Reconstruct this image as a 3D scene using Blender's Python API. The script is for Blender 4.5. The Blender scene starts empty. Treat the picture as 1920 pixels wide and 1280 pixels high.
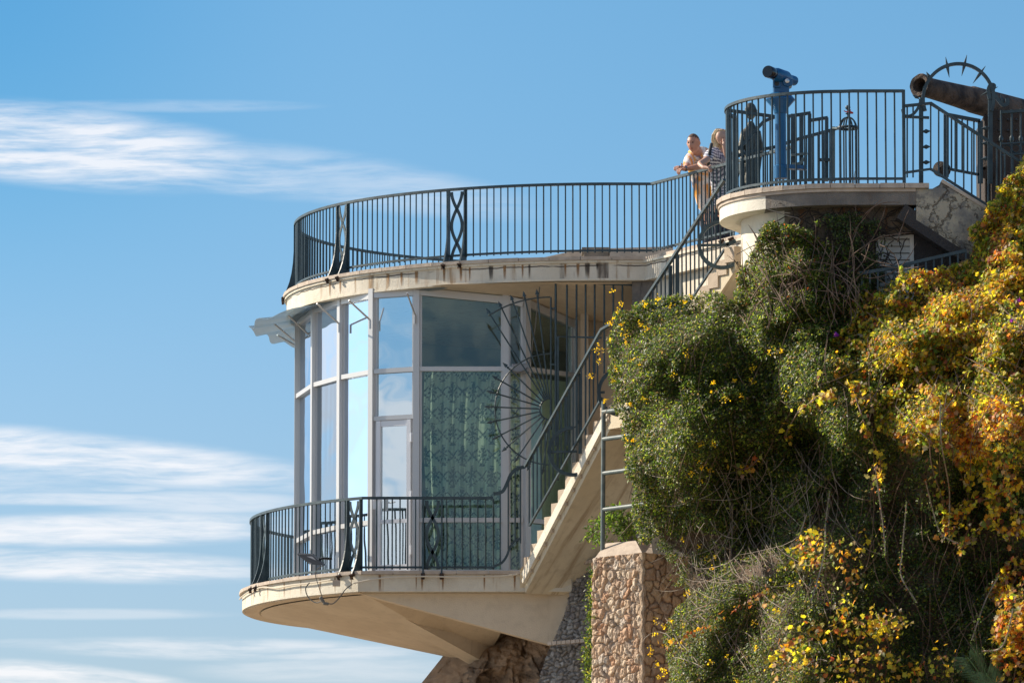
import bpy, bmesh, math, random
import numpy as np
from mathutils import Vector, Matrix, noise as mnoise
random.seed(7); rng = np.random.default_rng(11)
R = math.radians
S = bpy.context.scene; COL = S.collection
# ---------------- camera ----------------
F = 10667.0; PITCH = math.atan(1315.0/F)
cam = bpy.data.cameras.new('camera'); cam.sensor_width = 36; cam.lens = 36*F/1920
cam.clip_start = 1; cam.clip_end = 30000
co = bpy.data.objects.new('camera', cam); COL.objects.link(co)
co.location = (0, 0, 0); co.rotation_euler = (math.pi/2+PITCH, 0, 0); S.camera = co
cp, sp = math.cos(PITCH), math.sin(PITCH)
def P(px, py, Y):
    "world point seen at photo pixel px,py at distance Y"
    u = (px-960)/F; v = (640-py)/F
    d = (u, cp-v*sp, sp+v*cp); k = Y/d[1]
    return Vector((d[0]*k, Y, d[2]*k))
def PZ(px, py, z):
    u = (px-960)/F; v = (640-py)/F
    d = (u, cp-v*sp, sp+v*cp); k = z/d[2]
    return Vector((d[0]*k, d[1]*k, z))
# ---------------- sun, sky ----------------
SUN_EL, SUN_AZ = R(31), R(-68)        # azimuth from +Y towards +X
sd = Vector((math.sin(SUN_AZ)*math.cos(SUN_EL), math.cos(SUN_AZ)*math.cos(SUN_EL), math.sin(SUN_EL)))
sl = bpy.data.lights.new('sun', 'SUN'); sl.energy = 5.0; sl.angle = R(0.53); sl.color = (1, .88, .72)
so = bpy.data.objects.new('sun', sl); COL.objects.link(so); so.rotation_euler = sd.to_track_quat('Z', 'Y').to_euler(); so.location = (-30, 60, 60)
S.view_settings.view_transform = 'Standard'; S.view_settings.look = 'None'; S.view_settings.exposure = 0.47; S.view_settings.gamma = 1
W = bpy.data.worlds.new('World'); S.world = W; W.use_nodes = True

class NT:
    def __init__(s, tree): s.t = tree; s.n = tree.nodes; s.l = tree.links
    def new(s, typ, **kw):
        n = s.n.new(typ)
        for k, v in kw.items(): setattr(n, k, v)
        return n
    def put(s, sock, v):
        if isinstance(v, bpy.types.NodeSocket): s.l.new(v, sock)
        elif v is not None: sock.default_value = v
    def m(s, op, a, b=None, c=None, clamp=False):
        n = s.new('ShaderNodeMath', operation=op, use_clamp=clamp)
        for i, v in enumerate((a, b, c)): 
            if v is not None: s.put(n.inputs[i], v)
        return n.outputs[0]
    def noise(s, vec, scale, detail=4, rough=.55, dist=0.):
        n = s.new('ShaderNodeTexNoise'); s.put(n.inputs['Vector'], vec)
        n.inputs['Scale'].default_value = scale; n.inputs['Detail'].default_value = detail
        n.inputs['Roughness'].default_value = rough; n.inputs['Distortion'].default_value = dist
        return n.outputs[0]
    def ramp(s, fac, a, b, lo=0., hi=1.):
        n = s.new('ShaderNodeMapRange', interpolation_type='SMOOTHSTEP'); s.put(n.inputs[0], fac)
        n.inputs[1].default_value = a; n.inputs[2].default_value = b; n.inputs[3].default_value = lo; n.inputs[4].default_value = hi
        return n.outputs[0]
    def mix(s, fac, a, b, mode='MIX'):
        n = s.new('ShaderNodeMix', data_type='RGBA', blend_type=mode)
        s.put(n.inputs[0], fac)
        for i, v in ((6, a), (7, b)):
            if isinstance(v, tuple) and len(v) == 3: v = (*v, 1)
            s.put(n.inputs[i], v)
        return n.outputs[2]
    def comb(s, x, y, z):
        n = s.new('ShaderNodeCombineXYZ')
        for i, v in enumerate((x, y, z)): s.put(n.inputs[i], v)
        return n.outputs[0]
    def sep(s, v):
        n = s.new('ShaderNodeSeparateXYZ'); s.put(n.inputs[0], v); return n.outputs
    def vm(s, op, a, b):
        n = s.new('ShaderNodeVectorMath', operation=op); s.put(n.inputs[0], a); s.put(n.inputs[1], b); return n.outputs[0]

# world: Nishita sky with cirrus bands laid out by compass direction
w = NT(W.node_tree); bg = W.node_tree.nodes['Background']
sky = w.new('ShaderNodeTexSky', sky_type='NISHITA'); sky.sun_disc = False
sky.sun_elevation = SUN_EL; sky.sun_rotation = SUN_AZ; sky.air_density = 1.0; sky.dust_density = .6; sky.ozone_density = 1.5
tc = w.new('ShaderNodeTexCoord'); dx, dy, dz = w.sep(tc.outputs['Generated'])
yy = w.m('MAXIMUM', w.m('ABSOLUTE', dy), .02)
U = w.m('DIVIDE', dx, yy); V = w.m('DIVIDE', dz, yy)
UV = w.comb(U, V, dy)
warp = w.noise(w.vm('MULTIPLY', UV, (30, 90, 1)), 1.0, 3)
st1 = w.noise(w.vm('MULTIPLY', w.comb(w.m('ADD', U, w.m('MULTIPLY', V, 1.2)), w.m('ADD', V, w.m('MULTIPLY', warp, .0035)), dy), (60, 640, 1)), 1.0, 6, .58, .15)
st2 = w.noise(w.vm('MULTIPLY', w.comb(w.m('SUBTRACT', U, w.m('MULTIPLY', V, .3)), w.m('ADD', V, w.m('MULTIPLY', warp, .004)), dy), (26, 190, 1)), 1.0, 8, .62, .12)
def band(cx, cy, rx, ry, amp, tilt=0.):
    uu = w.m('DIVIDE', w.m('SUBTRACT', U, (cx-960)/F), rx/F)
    vv = w.m('SUBTRACT', V, (1955-cy)/F)
    if tilt: vv = w.m('ADD', vv, w.m('MULTIPLY', w.m('SUBTRACT', U, (cx-960)/F), tilt))
    vv = w.m('DIVIDE', vv, ry/F)
    r2 = w.m('ADD', w.m('MULTIPLY', uu, uu), w.m('MULTIPLY', vv, vv))
    return w.m('MULTIPLY', w.ramp(r2, 0.15, 1.25, 1, 0), amp)
masks = [band(60, 262, 470, 82, 1.0, .10), band(330, 300, 330, 50, .55, .16), band(640, 330, 380, 55, .38, .16),
         band(150, 858, 500, 50, .9, .10), band(-50, 905, 400, 30, .45), band(230, 918, 90, 9, .5), band(200, 996, 420, 36, .85, -.02), band(100, 1062, 480, 34, .85, .03),
         band(100, 938, 500, 14, .6, .01), band(380, 945, 220, 26, .55), band(450, 1222, 420, 24, .6, .02), band(120, 1275, 300, 30, .9, .1),
         band(150, 1155, 300, 12, .35), band(60, 1210, 120, 10, .3), band(640, 1260, 300, 30, .4), band(300, 190, 300, 14, .25)]
tot = masks[0]
for mm in masks[1:]: tot = w.m('MAXIMUM', tot, mm)
front = w.ramp(dy, 0, .2)
loc = w.m('MULTIPLY', w.m('MULTIPLY', tot, w.ramp(w.m('ADD', w.m('MULTIPLY', st2, .62), w.m('MULTIPLY', st1, .38)), .34, .62)), front)
loc = w.m('ADD', loc, w.m('MULTIPLY', w.m('MULTIPLY', w.m('POWER', tot, 2.), .2), front), clamp=True)
# broad broken cloud elsewhere in the sky (what the windows mirror)
gen = w.noise(w.vm('MULTIPLY', tc.outputs['Generated'], (3, 3, 12)), 1.6, 7, .6, .4)
away = w.ramp(w.m('ABSOLUTE', U), .16, .5)
glob = w.m('MULTIPLY', w.ramp(gen, .43, .58, 0, .95), w.m('MAXIMUM', away, w.m('SUBTRACT', 1., front)))
glob = w.m('MULTIPLY', glob, w.ramp(dx, .35, -.15))
cl = w.m('MAXIMUM', loc, glob)
# clear-air tint: deeper blue up high, paler low down
tint = w.mix(w.ramp(dz, .03, .20), (.80, .89, 1.16), (.565, .94, 1.17))
tint = w.mix(w.m('MULTIPLY', w.m('MULTIPLY', w.ramp(U, -.02, -.10), w.ramp(U, -.35, -.15)), w.ramp(V, .11, .19)), tint, (.33, .78, 1.08))
skyc = w.mix(1.0, sky.outputs[0], tint, 'MULTIPLY')
cloudc = w.mix(0.0, (9.6, 9.3, 9.3), (8, 8, 8))
fin = w.mix(w.m('MULTIPLY', cl, .74), skyc, cloudc)
w.l.new(fin, bg.inputs['Color']); bg.inputs['Strength'].default_value = .0815

# ---------------- materials ----------------
def mat(name, col=(.5, .5, .5), rough=.6, metal=0., fn=None, spec=.5):
    m = bpy.data.materials.new(name); m.use_nodes = True
    b = m.node_tree.nodes['Principled BSDF']; b.inputs['Base Color'].default_value = (*col, 1)
    b.inputs['Roughness'].default_value = rough; b.inputs['Metallic'].default_value = metal
    b.inputs['Specular IOR Level'].default_value = spec
    if fn: fn(NT(m.node_tree), b)
    return m
def bump(t, b, h, strength, dist):
    n = t.new('ShaderNodeBump'); n.inputs['Strength'].default_value = strength; n.inputs['Distance'].default_value = dist
    t.put(n.inputs['Height'], h); t.l.new(n.outputs[0], b.inputs['Normal'])
def gpos(t): return t.new('ShaderNodeNewGeometry').outputs['Position']
def plaster(c0, c1, streak=(.22, .12, .05), dark=(.06, .05, .045), s_amt=.8, d_amt=.8, bmp=.5, scale=1., lo=.58):
    def f(t, b):
        p = gpos(t)
        n1 = t.noise(p, 1.3*scale, 6); n2 = t.noise(p, 9*scale, 5)
        c = t.mix(t.ramp(n1, .35, .7), c0, c1)
        c = t.mix(t.ramp(n2, .45, .75, 0, .25), c, tuple(x*.72 for x in c1))
        pv = t.vm('MULTIPLY', p, (9, 9, .7)); s = t.noise(pv, 1.0, 5, .6)
        pv2 = t.vm('MULTIPLY', p, (3.4, 3.4, .35)); s2 = t.noise(pv2, 1.0, 3)
        c = t.mix(t.m('MULTIPLY', t.ramp(s, lo, lo+.14), t.m('MULTIPLY', t.ramp(s2, .45, .6), s_amt)), c, streak)
        pv3 = t.vm('MULTIPLY', t.vm('ADD', p, (7, 3, 1)), (7, 7, .8)); s3 = t.noise(pv3, 1.0, 6, .7)
        c = t.mix(t.m('MULTIPLY', t.ramp(s3, .63, .7), d_amt), c, dark)
        t.l.new(c, b.inputs['Base Color'])
        h = t.m('ADD', t.m('MULTIPLY', n2, .6), t.noise(p, 60, 4, .6))
        bump(t, b, h, bmp, .02)
    return f
def mottled(c0, c1, sc=6., bmp=.2, sc2=40., det=5):
    def f(t, b):
        p = gpos(t); n1 = t.noise(p, sc, det); n2 = t.noise(p, sc2, 4)
        t.l.new(t.mix(t.ramp(n1, .35, .65), c0, c1), b.inputs['Base Color']); bump(t, b, t.m('ADD', n1, n2), bmp, .02)
    return f
M = {}
M['iron'] = mat('green_black_iron_paint', rough=.42, fn=mottled((.018, .038, .048), (.040, .070, .082), 5, .15), spec=.5)
M['rust'] = mat('rusted_foot', rough=.8, fn=mottled((.02, .016, .013), (.09, .04, .02), 30, .3))
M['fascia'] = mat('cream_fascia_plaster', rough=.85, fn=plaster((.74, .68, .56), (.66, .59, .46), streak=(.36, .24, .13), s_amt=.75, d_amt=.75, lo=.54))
def roof_fascia(t, b):
    plaster((.74, .68, .57), (.64, .575, .46), streak=(.34, .21, .10), dark=(.085, .065, .05), s_amt=.85, d_amt=.9, lo=.50)(t, b)
    src = b.inputs['Base Color'].links[0].from_socket; p = gpos(t); x, y, z = t.sep(p)
    zl = t.m('ABSOLUTE', t.m('SUBTRACT', t.m('ADD', z, t.m('MULTIPLY', t.noise(t.vm('MULTIPLY', p, (3, 3, .01)), 1.3, 4), .05)), 10.425))
    c = t.mix(t.m('MULTIPLY', t.ramp(zl, .003, .012, 1, 0), t.ramp(t.noise(p, 1.6, 2), .36, .46)), src, (.06, .045, .035))
    # isolated long drips that start at the crack
    d = t.noise(t.vm('MULTIPLY', p, (2.6, 2.6, .02)), 1.7, 2, .5, .2); d2 = t.noise(t.vm('MULTIPLY', p, (16, 16, 2.2)), 1., 4)
    c = t.mix(t.m('MULTIPLY', t.ramp(d, .64, .69), t.ramp(d2, .35, .6, .35, .85)), c, (.07, .055, .045))
    t.l.new(c, b.inputs['Base Color'])
M['rfascia'] = mat('stained_cream_roof_fascia', rough=.85, fn=roof_fascia)
M['fascia2'] = mat('cream_lower_plaster', rough=.85, fn=plaster((.70, .645, .53), (.62, .56, .45), streak=(.34, .20, .10), s_amt=.75, d_amt=.3, lo=.535))
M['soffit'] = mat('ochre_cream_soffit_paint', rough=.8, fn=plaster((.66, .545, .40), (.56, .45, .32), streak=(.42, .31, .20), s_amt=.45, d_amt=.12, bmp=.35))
M['stairside'] = mat('stained_cream_stair_plaster', rough=.85, fn=plaster((.70, .62, .44), (.64, .55, .38), streak=(.34, .26, .17), s_amt=.45, d_amt=.0, bmp=.3, lo=.48))
M['coping'] = mat('pinkish_coping_tile', rough=.7, fn=mottled((.52, .43, .34), (.42, .34, .27), 8, .25))
def stair_web(t, b):
    plaster((.68, .59, .43), (.60, .51, .36), streak=(.34, .26, .17), s_amt=.3, d_amt=.0, bmp=.3, lo=.5)(t, b)
    src = b.inputs['Base Color'].links[0].from_socket; p = gpos(t); x, y, z = t.sep(p)
    k = t.m('ADD', t.m('MULTIPLY', x, 1.5), t.m('MULTIPLY', z, -1.0)); n = t.noise(t.comb(t.m('MULTIPLY', k, 5.), t.m('MULTIPLY', z, .7), 0.), 1., 5, .6)
    c = t.mix(t.ramp(n, .50, .72, 0, .8), src, (.30, .20, .11)); t.l.new(c, b.inputs['Base Color'])
M['stairside'] = mat('stained_cream_stair_plaster', rough=.85, fn=stair_web)
M['stone_step'] = mat('worn_step_stone', rough=.8, fn=plaster((.54, .44, .33), (.43, .34, .25), s_amt=.6, d_amt=.35))
M['white_wall'] = mat('whitewashed_column', rough=.85, fn=plaster((.80, .75, .64), (.74, .67, .54), s_amt=.15, d_amt=.1))
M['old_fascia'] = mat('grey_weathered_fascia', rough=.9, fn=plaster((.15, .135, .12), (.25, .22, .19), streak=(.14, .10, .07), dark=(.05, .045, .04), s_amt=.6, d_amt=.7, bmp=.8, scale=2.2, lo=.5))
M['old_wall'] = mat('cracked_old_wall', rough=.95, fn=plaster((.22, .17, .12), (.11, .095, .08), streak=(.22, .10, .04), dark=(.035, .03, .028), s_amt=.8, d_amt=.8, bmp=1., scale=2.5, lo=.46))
def crackwall(t, b):
    p = gpos(t); n1 = t.noise(p, 2.2, 6, .6); n2 = t.noise(p, 9, 6, .65)
    c = t.mix(t.ramp(n1, .42, .58), (.42, .37, .28), (.20, .19, .175)); c = t.mix(t.ramp(n2, .52, .62, 0, .7), c, (.13, .125, .12))
    v = t.new('ShaderNodeTexVoronoi', feature='DISTANCE_TO_EDGE'); t.put(v.inputs['Vector'], t.vm('ADD', p, t.vm('MULTIPLY', t.comb(n2, n1, n2), (.5, .5, .5)))); v.inputs['Scale'].default_value = 2.1
    c = t.mix(t.ramp(v.outputs['Distance'], 0, .03, .85, 0), c, (.07, .05, .035))
    t.l.new(c, b.inputs['Base Color']); bump(t, b, t.m('ADD', n2, t.ramp(v.outputs['Distance'], 0, .04)), .7, .03)
M['crack_wall'] = mat('cracked_yellow_plaster', rough=.92, fn=crackwall)
M['alu'] = mat('pale_aluminium_frame', (.55, .55, .55), .38, .25)
M['door'] = mat('white_door_frame', (.76, .77, .80), .35)
M['strut'] = mat('galvanised_strut', (.55, .55, .55), .4, .6)
M['dark_box'] = mat('grey_metal_box', (.30, .30, .31), .5, .2)
M['black'] = mat('black_plastic', (.02, .021, .023), .45)
M['cable'] = mat('dusty_cable', (.16, .15, .13), .7)
M['white_cable'] = mat('painted_conduit', (.60, .53, .42), .7)
M['inner'] = mat('interior_wall', (.30, .33, .32), .8)
M['floor_in'] = mat('interior_floor', (.12, .10, .08), .5)
M['blue'] = mat('blue_telescope_paint', rough=.3, fn=mottled((.006, .088, .22), (.012, .12, .28), 3, .05))
M['lens'] = mat('dark_lens', (.01, .01, .012), .1)
M['chrome'] = mat('coin_metal', (.6, .58, .55), .3, .9)
M['bronze'] = mat('dark_bronze', rough=.5, metal=.5, fn=mottled((.035, .04, .038), (.10, .10, .085), 8, .3))
M['cannon'] = mat('rusted_cannon_iron', rough=.85, fn=mottled((.03, .021, .018), (.13, .088, .062), 5, 1.6, 22, 8))
M['timber'] = mat('dark_weathered_timber', rough=.85, fn=plaster((.06, .042, .032), (.03, .024, .02), s_amt=.4, d_amt=.5, bmp=.8))
M['shutter'] = mat('white_shutter_paint', rough=.6, fn=mottled((.74, .72, .66), (.62, .60, .55), 5, .1))
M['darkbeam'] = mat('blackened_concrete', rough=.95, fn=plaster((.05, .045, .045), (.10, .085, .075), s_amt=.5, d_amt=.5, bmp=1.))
M['pipe'] = mat('grey_green_pipe', rough=.5, fn=mottled((.085, .12, .12), (.14, .17, .16), 7, .1))
M['red'] = mat('red_ribbon', (.6, .03, .03), .6)
M['twig'] = mat('pale_dry_twig', rough=.8, fn=mottled((.34, .28, .22), (.20, .155, .12), 12, .2))
M['twigd'] = mat('brown_vine_stem', rough=.8, fn=mottled((.12, .075, .05), (.20, .13, .09), 12, .2))
def stain_mat(name, c):
    m = bpy.data.materials.new(name); m.use_nodes = True; t = NT(m.node_tree); b = t.n['Principled BSDF']; out = t.n['Material Output']
    b.inputs['Base Color'].default_value = (*c, 1); b.inputs['Roughness'].default_value = .9; p = gpos(t)
    a = t.new('ShaderNodeAttribute'); a.attribute_name = 'Col'; r, g_, b2 = t.sep(a.outputs['Vector'])
    n = t.noise(t.vm('MULTIPLY', p, (30, 30, 5)), 1., 5, .65)
    f = t.m('MULTIPLY', t.ramp(t.m('SUBTRACT', t.m('ADD', r, t.m('MULTIPLY', n, .5)), .25), .15, .6), t.m('MULTIPLY', g_, .7), clamp=True)
    tr = t.new('ShaderNodeBsdfTransparent'); mx = t.new('ShaderNodeMixShader'); t.put(mx.inputs[0], f); t.l.new(tr.outputs[0], mx.inputs[1]); t.l.new(b.outputs[0], mx.inputs[2]); t.l.new(mx.outputs[0], out.inputs[0]); return m
M['ruststain'] = stain_mat('rust_run_stain', (.30, .15, .05)); M['darkstain'] = stain_mat('black_run_stain', (.05, .04, .035))
M['sheet'] = mat('translucent_corrugated_sheet', (.20, .26, .30), .22)
def _sheet(m):
    t = NT(m.node_tree); b = m.node_tree.nodes['Principled BSDF']; out = m.node_tree.nodes['Material Output']
    tr = t.new('ShaderNodeBsdfTranslucent'); tr.inputs[0].default_value = (.5, .55, .58, 1)
    mx = t.new('ShaderNodeMixShader'); mx.inputs[0].default_value = .3
    t.l.new(b.outputs[0], mx.inputs[1]); t.l.new(tr.outputs[0], mx.inputs[2])
    tp = t.new('ShaderNodeBsdfTransparent'); tp.inputs[0].default_value = (.75, .85, .9, 1); m2 = t.new('ShaderNodeMixShader'); m2.inputs[0].default_value = .32
    t.l.new(mx.outputs[0], m2.inputs[1]); t.l.new(tp.outputs[0], m2.inputs[2]); t.l.new(m2.outputs[0], out.inputs[0])
_sheet(M['sheet'])
def glass(name, tintc, base, gloss=(1, 1, 1)):
    m = bpy.data.materials.new(name); m.use_nodes = True; t = NT(m.node_tree); t.n.remove(t.n['Principled BSDF'])
    out = t.n['Material Output']; tr = t.new('ShaderNodeBsdfTransparent'); tr.inputs[0].default_value = (*tintc, 1)
    g = t.new('ShaderNodeBsdfGlossy'); g.inputs[0].default_value = (*gloss, 1); g.inputs[1].default_value = .015
    bn = t.new('ShaderNodeBump'); bn.inputs['Strength'].default_value = .22; bn.inputs['Distance'].default_value = .05
    t.put(bn.inputs['Height'], t.noise(gpos(t), .8, 2)); t.l.new(bn.outputs[0], g.inputs['Normal'])
    fr = t.new('ShaderNodeFresnel'); fr.inputs[0].default_value = 1.5
    fac = t.m('ADD', t.m('MULTIPLY', fr.outputs[0], 1.6), base, clamp=True)
    mx = t.new('ShaderNodeMixShader'); t.put(mx.inputs[0], fac); t.l.new(tr.outputs[0], mx.inputs[1]); t.l.new(g.outputs[0], mx.inputs[2]); t.l.new(mx.outputs[0], out.inputs[0])
    return m
M['glass'] = glass('tinted_window_glass', (.80, .91, .86), .05, (.52, .72, .76))
M['glass_s'] = glass('mirroring_side_glass', (.82, .94, .90), .42, (.66, .73, .82))
M['glass_m'] = glass('cloud_mirroring_door_glass', (.82, .94, .90), .62, (.86, .95, 1.))
M['glass_d'] = glass('dark_window_glass', (.84, .93, .87), .02, (.6, .7, .75))
def attr_mat(name, rough=.8, transl=0., bmp=0., spec=.5, tmul=1.):
    m = bpy.data.materials.new(name); m.use_nodes = True; t = NT(m.node_tree); b = t.n['Principled BSDF']; out = t.n['Material Output']
    a = t.new('ShaderNodeAttribute'); a.attribute_name = 'Col'
    t.l.new(a.outputs['Color'], b.inputs['Base Color']); b.inputs['Roughness'].default_value = rough; b.inputs['Specular IOR Level'].default_value = spec
    if bmp: bump(t, b, t.m('ADD', t.noise(gpos(t), 25, 5), t.noise(gpos(t), 90, 4)), bmp, .03)
    if transl:
        tr = t.new('ShaderNodeBsdfTranslucent'); t.l.new(t.mix(1., a.outputs['Color'], (tmul, tmul, tmul*.6) if tmul > 1 else (1, 1, 1), 'MULTIPLY'), tr.inputs[0])
        mx = t.new('ShaderNodeMixShader'); mx.inputs[0].default_value = transl
        t.l.new(b.outputs[0], mx.inputs[1]); t.l.new(tr.outputs[0], mx.inputs[2]); t.l.new(mx.outputs[0], out.inputs[0])
    return m
M['leaf'] = attr_mat('leaf_surface', .42, .42, spec=.45, tmul=3.0)
M['vine'] = attr_mat('autumn_vine_leaf', .5, .5, spec=.35, tmul=2.3)
M['stones'] = attr_mat('rubble_stone', .9, bmp=.6)
M['curtain'] = attr_mat('damask_curtain', .8, .3)
M['blind'] = attr_mat('pale_blind', .8, .3)
M['sheer'] = attr_mat('sheer_curtain', .8, .6)
def _sheer(m):
    t = NT(m.node_tree); out = t.n['Material Output']; src = out.inputs[0].links[0].from_socket; tr = t.new('ShaderNodeBsdfTransparent'); mx = t.new('ShaderNodeMixShader'); mx.inputs[0].default_value = .45
    t.l.new(src, mx.inputs[1]); t.l.new(tr.outputs[0], mx.inputs[2]); t.l.new(mx.outputs[0], out.inputs[0])
_sheer(M['sheer'])
M['cloth'] = attr_mat('cotton_cloth', .85, .0)
M['skin'] = mat('skin', (.50, .26, .18), .5); M['skin_w'] = mat('fair_skin', (.55, .33, .24), .5)

# ---------------- object helpers ----------------
ORG = {}
def setp(o, label=None, cat=None, group=None, kind=None):
    if label: o['label'] = label
    if cat: o['category'] = cat
    if group: o['group'] = group
    if kind: o['kind'] = kind
    return o
def thing(name, loc, label, cat, group=None):
    o = bpy.data.objects.new(name, None); COL.objects.link(o); o.location = loc; ORG[o.name] = Vector(loc)
    return setp(o, label, cat, group)
class MB:
    def __init__(s): s.v = []; s.f = []
    def poly(s, pts, faces):
        b = len(s.v); s.v += [Vector(p) for p in pts]; s.f += [tuple(b+i for i in f) for f in faces]; return s
    def box(s, a, b):
        x0, y0, z0 = a; x1, y1, z1 = b
        return s.poly([(x0,y0,z0),(x1,y0,z0),(x1,y1,z0),(x0,y1,z0),(x0,y0,z1),(x1,y0,z1),(x1,y1,z1),(x0,y1,z1)],
                      [(0,3,2,1),(4,5,6,7),(0,1,5,4),(1,2,6,5),(2,3,7,6),(3,0,4,7)])
    def prism(s, pts, z0, z1):
        "pts: plan polygon; z0/z1 numbers or per-vertex lists"
        n = len(pts); z0 = [z0]*n if not hasattr(z0, '__len__') else z0; z1 = [z1]*n if not hasattr(z1, '__len__') else z1
        v = [(p[0], p[1], z0[i]) for i, p in enumerate(pts)]+[(p[0], p[1], z1[i]) for i, p in enumerate(pts)]
        return s.poly(v, [tuple(range(n))[::-1], tuple(range(n, 2*n))]+[(i, (i+1) % n, n+(i+1) % n, n+i) for i in range(n)])
    def extr(s, pts, vec):
        "pts: planar 3d polygon, extruded by vec"
        n = len(pts); vec = Vector(vec); v = [Vector(p) for p in pts]+[Vector(p)+vec for p in pts]
        return s.poly(v, [tuple(range(n)), tuple(range(n, 2*n))[::-1]]+[((i+1) % n, i, n+i, n+(i+1) % n) for i in range(n)])
    def sweep(s, path, wd, ht, up=(0, 0, 1), closed=False):
        "rectangular bar along a path: wd across, ht along up"
        path = [Vector(p) for p in path]; n = len(path); up = Vector(up); rings = []
        for i, p in enumerate(path):
            a = path[(i-1) % n] if (closed or i) else p; b = path[(i+1) % n] if (closed or i < n-1) else p
            t = (b-a).normalized(); sd_ = t.cross(up)
            if sd_.length < 1e-4: sd_ = t.cross(Vector((0, 1, 0)))
            sd_.normalize(); uu = sd_.cross(t).normalized()
            m = 1.
            if 0 < i < n-1 or closed:
                t1 = (p-a).normalized(); c = max(.5, t1.dot(t)); m = 1/c
            rings.append([p+sd_*wd/2*m+uu*ht/2, p-sd_*wd/2*m+uu*ht/2, p-sd_*wd/2*m-uu*ht/2, p+sd_*wd/2*m-uu*ht/2])
        return s.rings(rings, closed)
    def rings(s, rings, closed=False, cap=True):
        b = len(s.v); k = len(rings[0]); n = len(rings)
        for r in rings: s.v += r
        for i in range(n if closed else n-1):
            j = (i+1) % n
            for q in range(k):
                s.f.append((b+i*k+q, b+i*k+(q+1) % k, b+j*k+(q+1) % k, b+j*k+q))
        if not closed and cap: s.f.append(tuple(b+q for q in range(k))[::-1]); s.f.append(tuple(b+(n-1)*k+q for q in range(k)))
        return s
    def tube(s, path, r, k=6, closed=False):
        path = [Vector(p) for p in path]; n = len(path); rr = r if hasattr(r, '__len__') else [r]*n; rings = []; prev = None
        for i, p in enumerate(path):
            a = path[(i-1) % n] if (closed or i) else p; b = path[(i+1) % n] if (closed or i < n-1) else p
            t = (b-a).normalized()
            if prev is None: prev = t.orthogonal().normalized()
            u = (prev-t*prev.dot(t)).normalized(); prev = u; v = t.cross(u)
            rings.append([p+(u*math.cos(2*math.pi*q/k)+v*math.sin(2*math.pi*q/k))*rr[i] for q in range(k)])
        return s.rings(rings, closed)
    def lathe(s, prof, c, ax=(0, 0, 1), k=20):
        "prof: (radius, height) along axis ax from c"
        ax = Vector(ax).normalized(); u = ax.orthogonal().normalized(); v = ax.cross(u); c = Vector(c)
        return s.rings([[c+ax*h+(u*math.cos(2*math.pi*q/k)+v*math.sin(2*math.pi*q/k))*max(r, 1e-4) for q in range(k)] for r, h in prof])
    def build(s, name, m, parent=None, smooth=False, origin=None, bevel=0):
        o_ = Vector((0, 0, 0)) if origin is None else Vector(origin)
        if parent is not None: o_ = ORG[parent.name]
        me = bpy.data.meshes.new(name); me.from_pydata([tuple(v-o_) for v in s.v], [], s.f); me.validate(); me.materials.append(m)
        bm = bmesh.new(); bm.from_mesh(me); bmesh.ops.recalc_face_normals(bm, faces=bm.faces)
        if bevel: bmesh.ops.bevel(bm, geom=[e for e in bm.edges if e.is_manifold and e.calc_face_angle(0) > .5], offset=bevel, segments=1, affect='EDGES')
        bm.to_mesh(me); bm.free()
        if smooth:
            me.polygons.foreach_set('use_smooth', [True]*len(me.polygons))
            me.set_sharp_from_angle(angle=R(38))
        ob = bpy.data.objects.new(name, me); COL.objects.link(ob)
        if parent is not None: ob.parent = parent
        else: ob.location = o_
        ORG[ob.name] = o_
        return ob
def put(name, me, loc, parent, rot=None):
    ob = bpy.data.objects.new(name, me); COL.objects.link(ob); ob.parent = parent; ob.location = Vector(loc)-ORG[parent.name]
    if rot: ob.rotation_euler = rot
    return ob
def npmesh(name, verts, faces_idx, fsize, m, cols=None, parent=None, smooth=False):
    "verts (N,3) world, faces_idx (Fn,fsize)"
    o_ = ORG[parent.name] if parent is not None else Vector((0, 0, 0))
    me = bpy.data.meshes.new(name); nv = len(verts); nf = len(faces_idx)
    me.vertices.add(nv); me.vertices.foreach_set('co', (verts-np.array(o_)).astype(np.float32).ravel())
    me.loops.add(nf*fsize); me.loops.foreach_set('vertex_index', faces_idx.astype(np.int32).ravel())
    me.polygons.add(nf); me.polygons.foreach_set('loop_start', np.arange(0, nf*fsize, fsize, dtype=np.int32))
    me.update(calc_edges=True); me.materials.append(m)
    if smooth: me.polygons.foreach_set('use_smooth', [True]*nf)
    if cols is not None:
        ca = me.color_attributes.new('Col', 'FLOAT_COLOR', 'POINT'); ca.data.foreach_set('color', np.c_[cols, np.ones(nv)].astype(np.float32).ravel())
    ob = bpy.data.objects.new(name, me); COL.objects.link(ob)
    if parent is not None: ob.parent = parent
    ORG[ob.name] = o_
    return ob
def resample(path, step):
    path = [Vector(p) for p in path]; out = []; L = [0]
    for a, b in zip(path, path[1:]): L.append(L[-1]+(Vector((b-a).to_2d())).length)
    n = max(1, int(round(L[-1]/step)))
    for i in range(n+1):
        d = L[-1]*i/n; j = 0
        while j < len(L)-2 and L[j+1] < d: j += 1
        f = (d-L[j])/max(1e-9, L[j+1]-L[j]); out.append(path[j].lerp(path[j+1], f))
    return out
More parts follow.
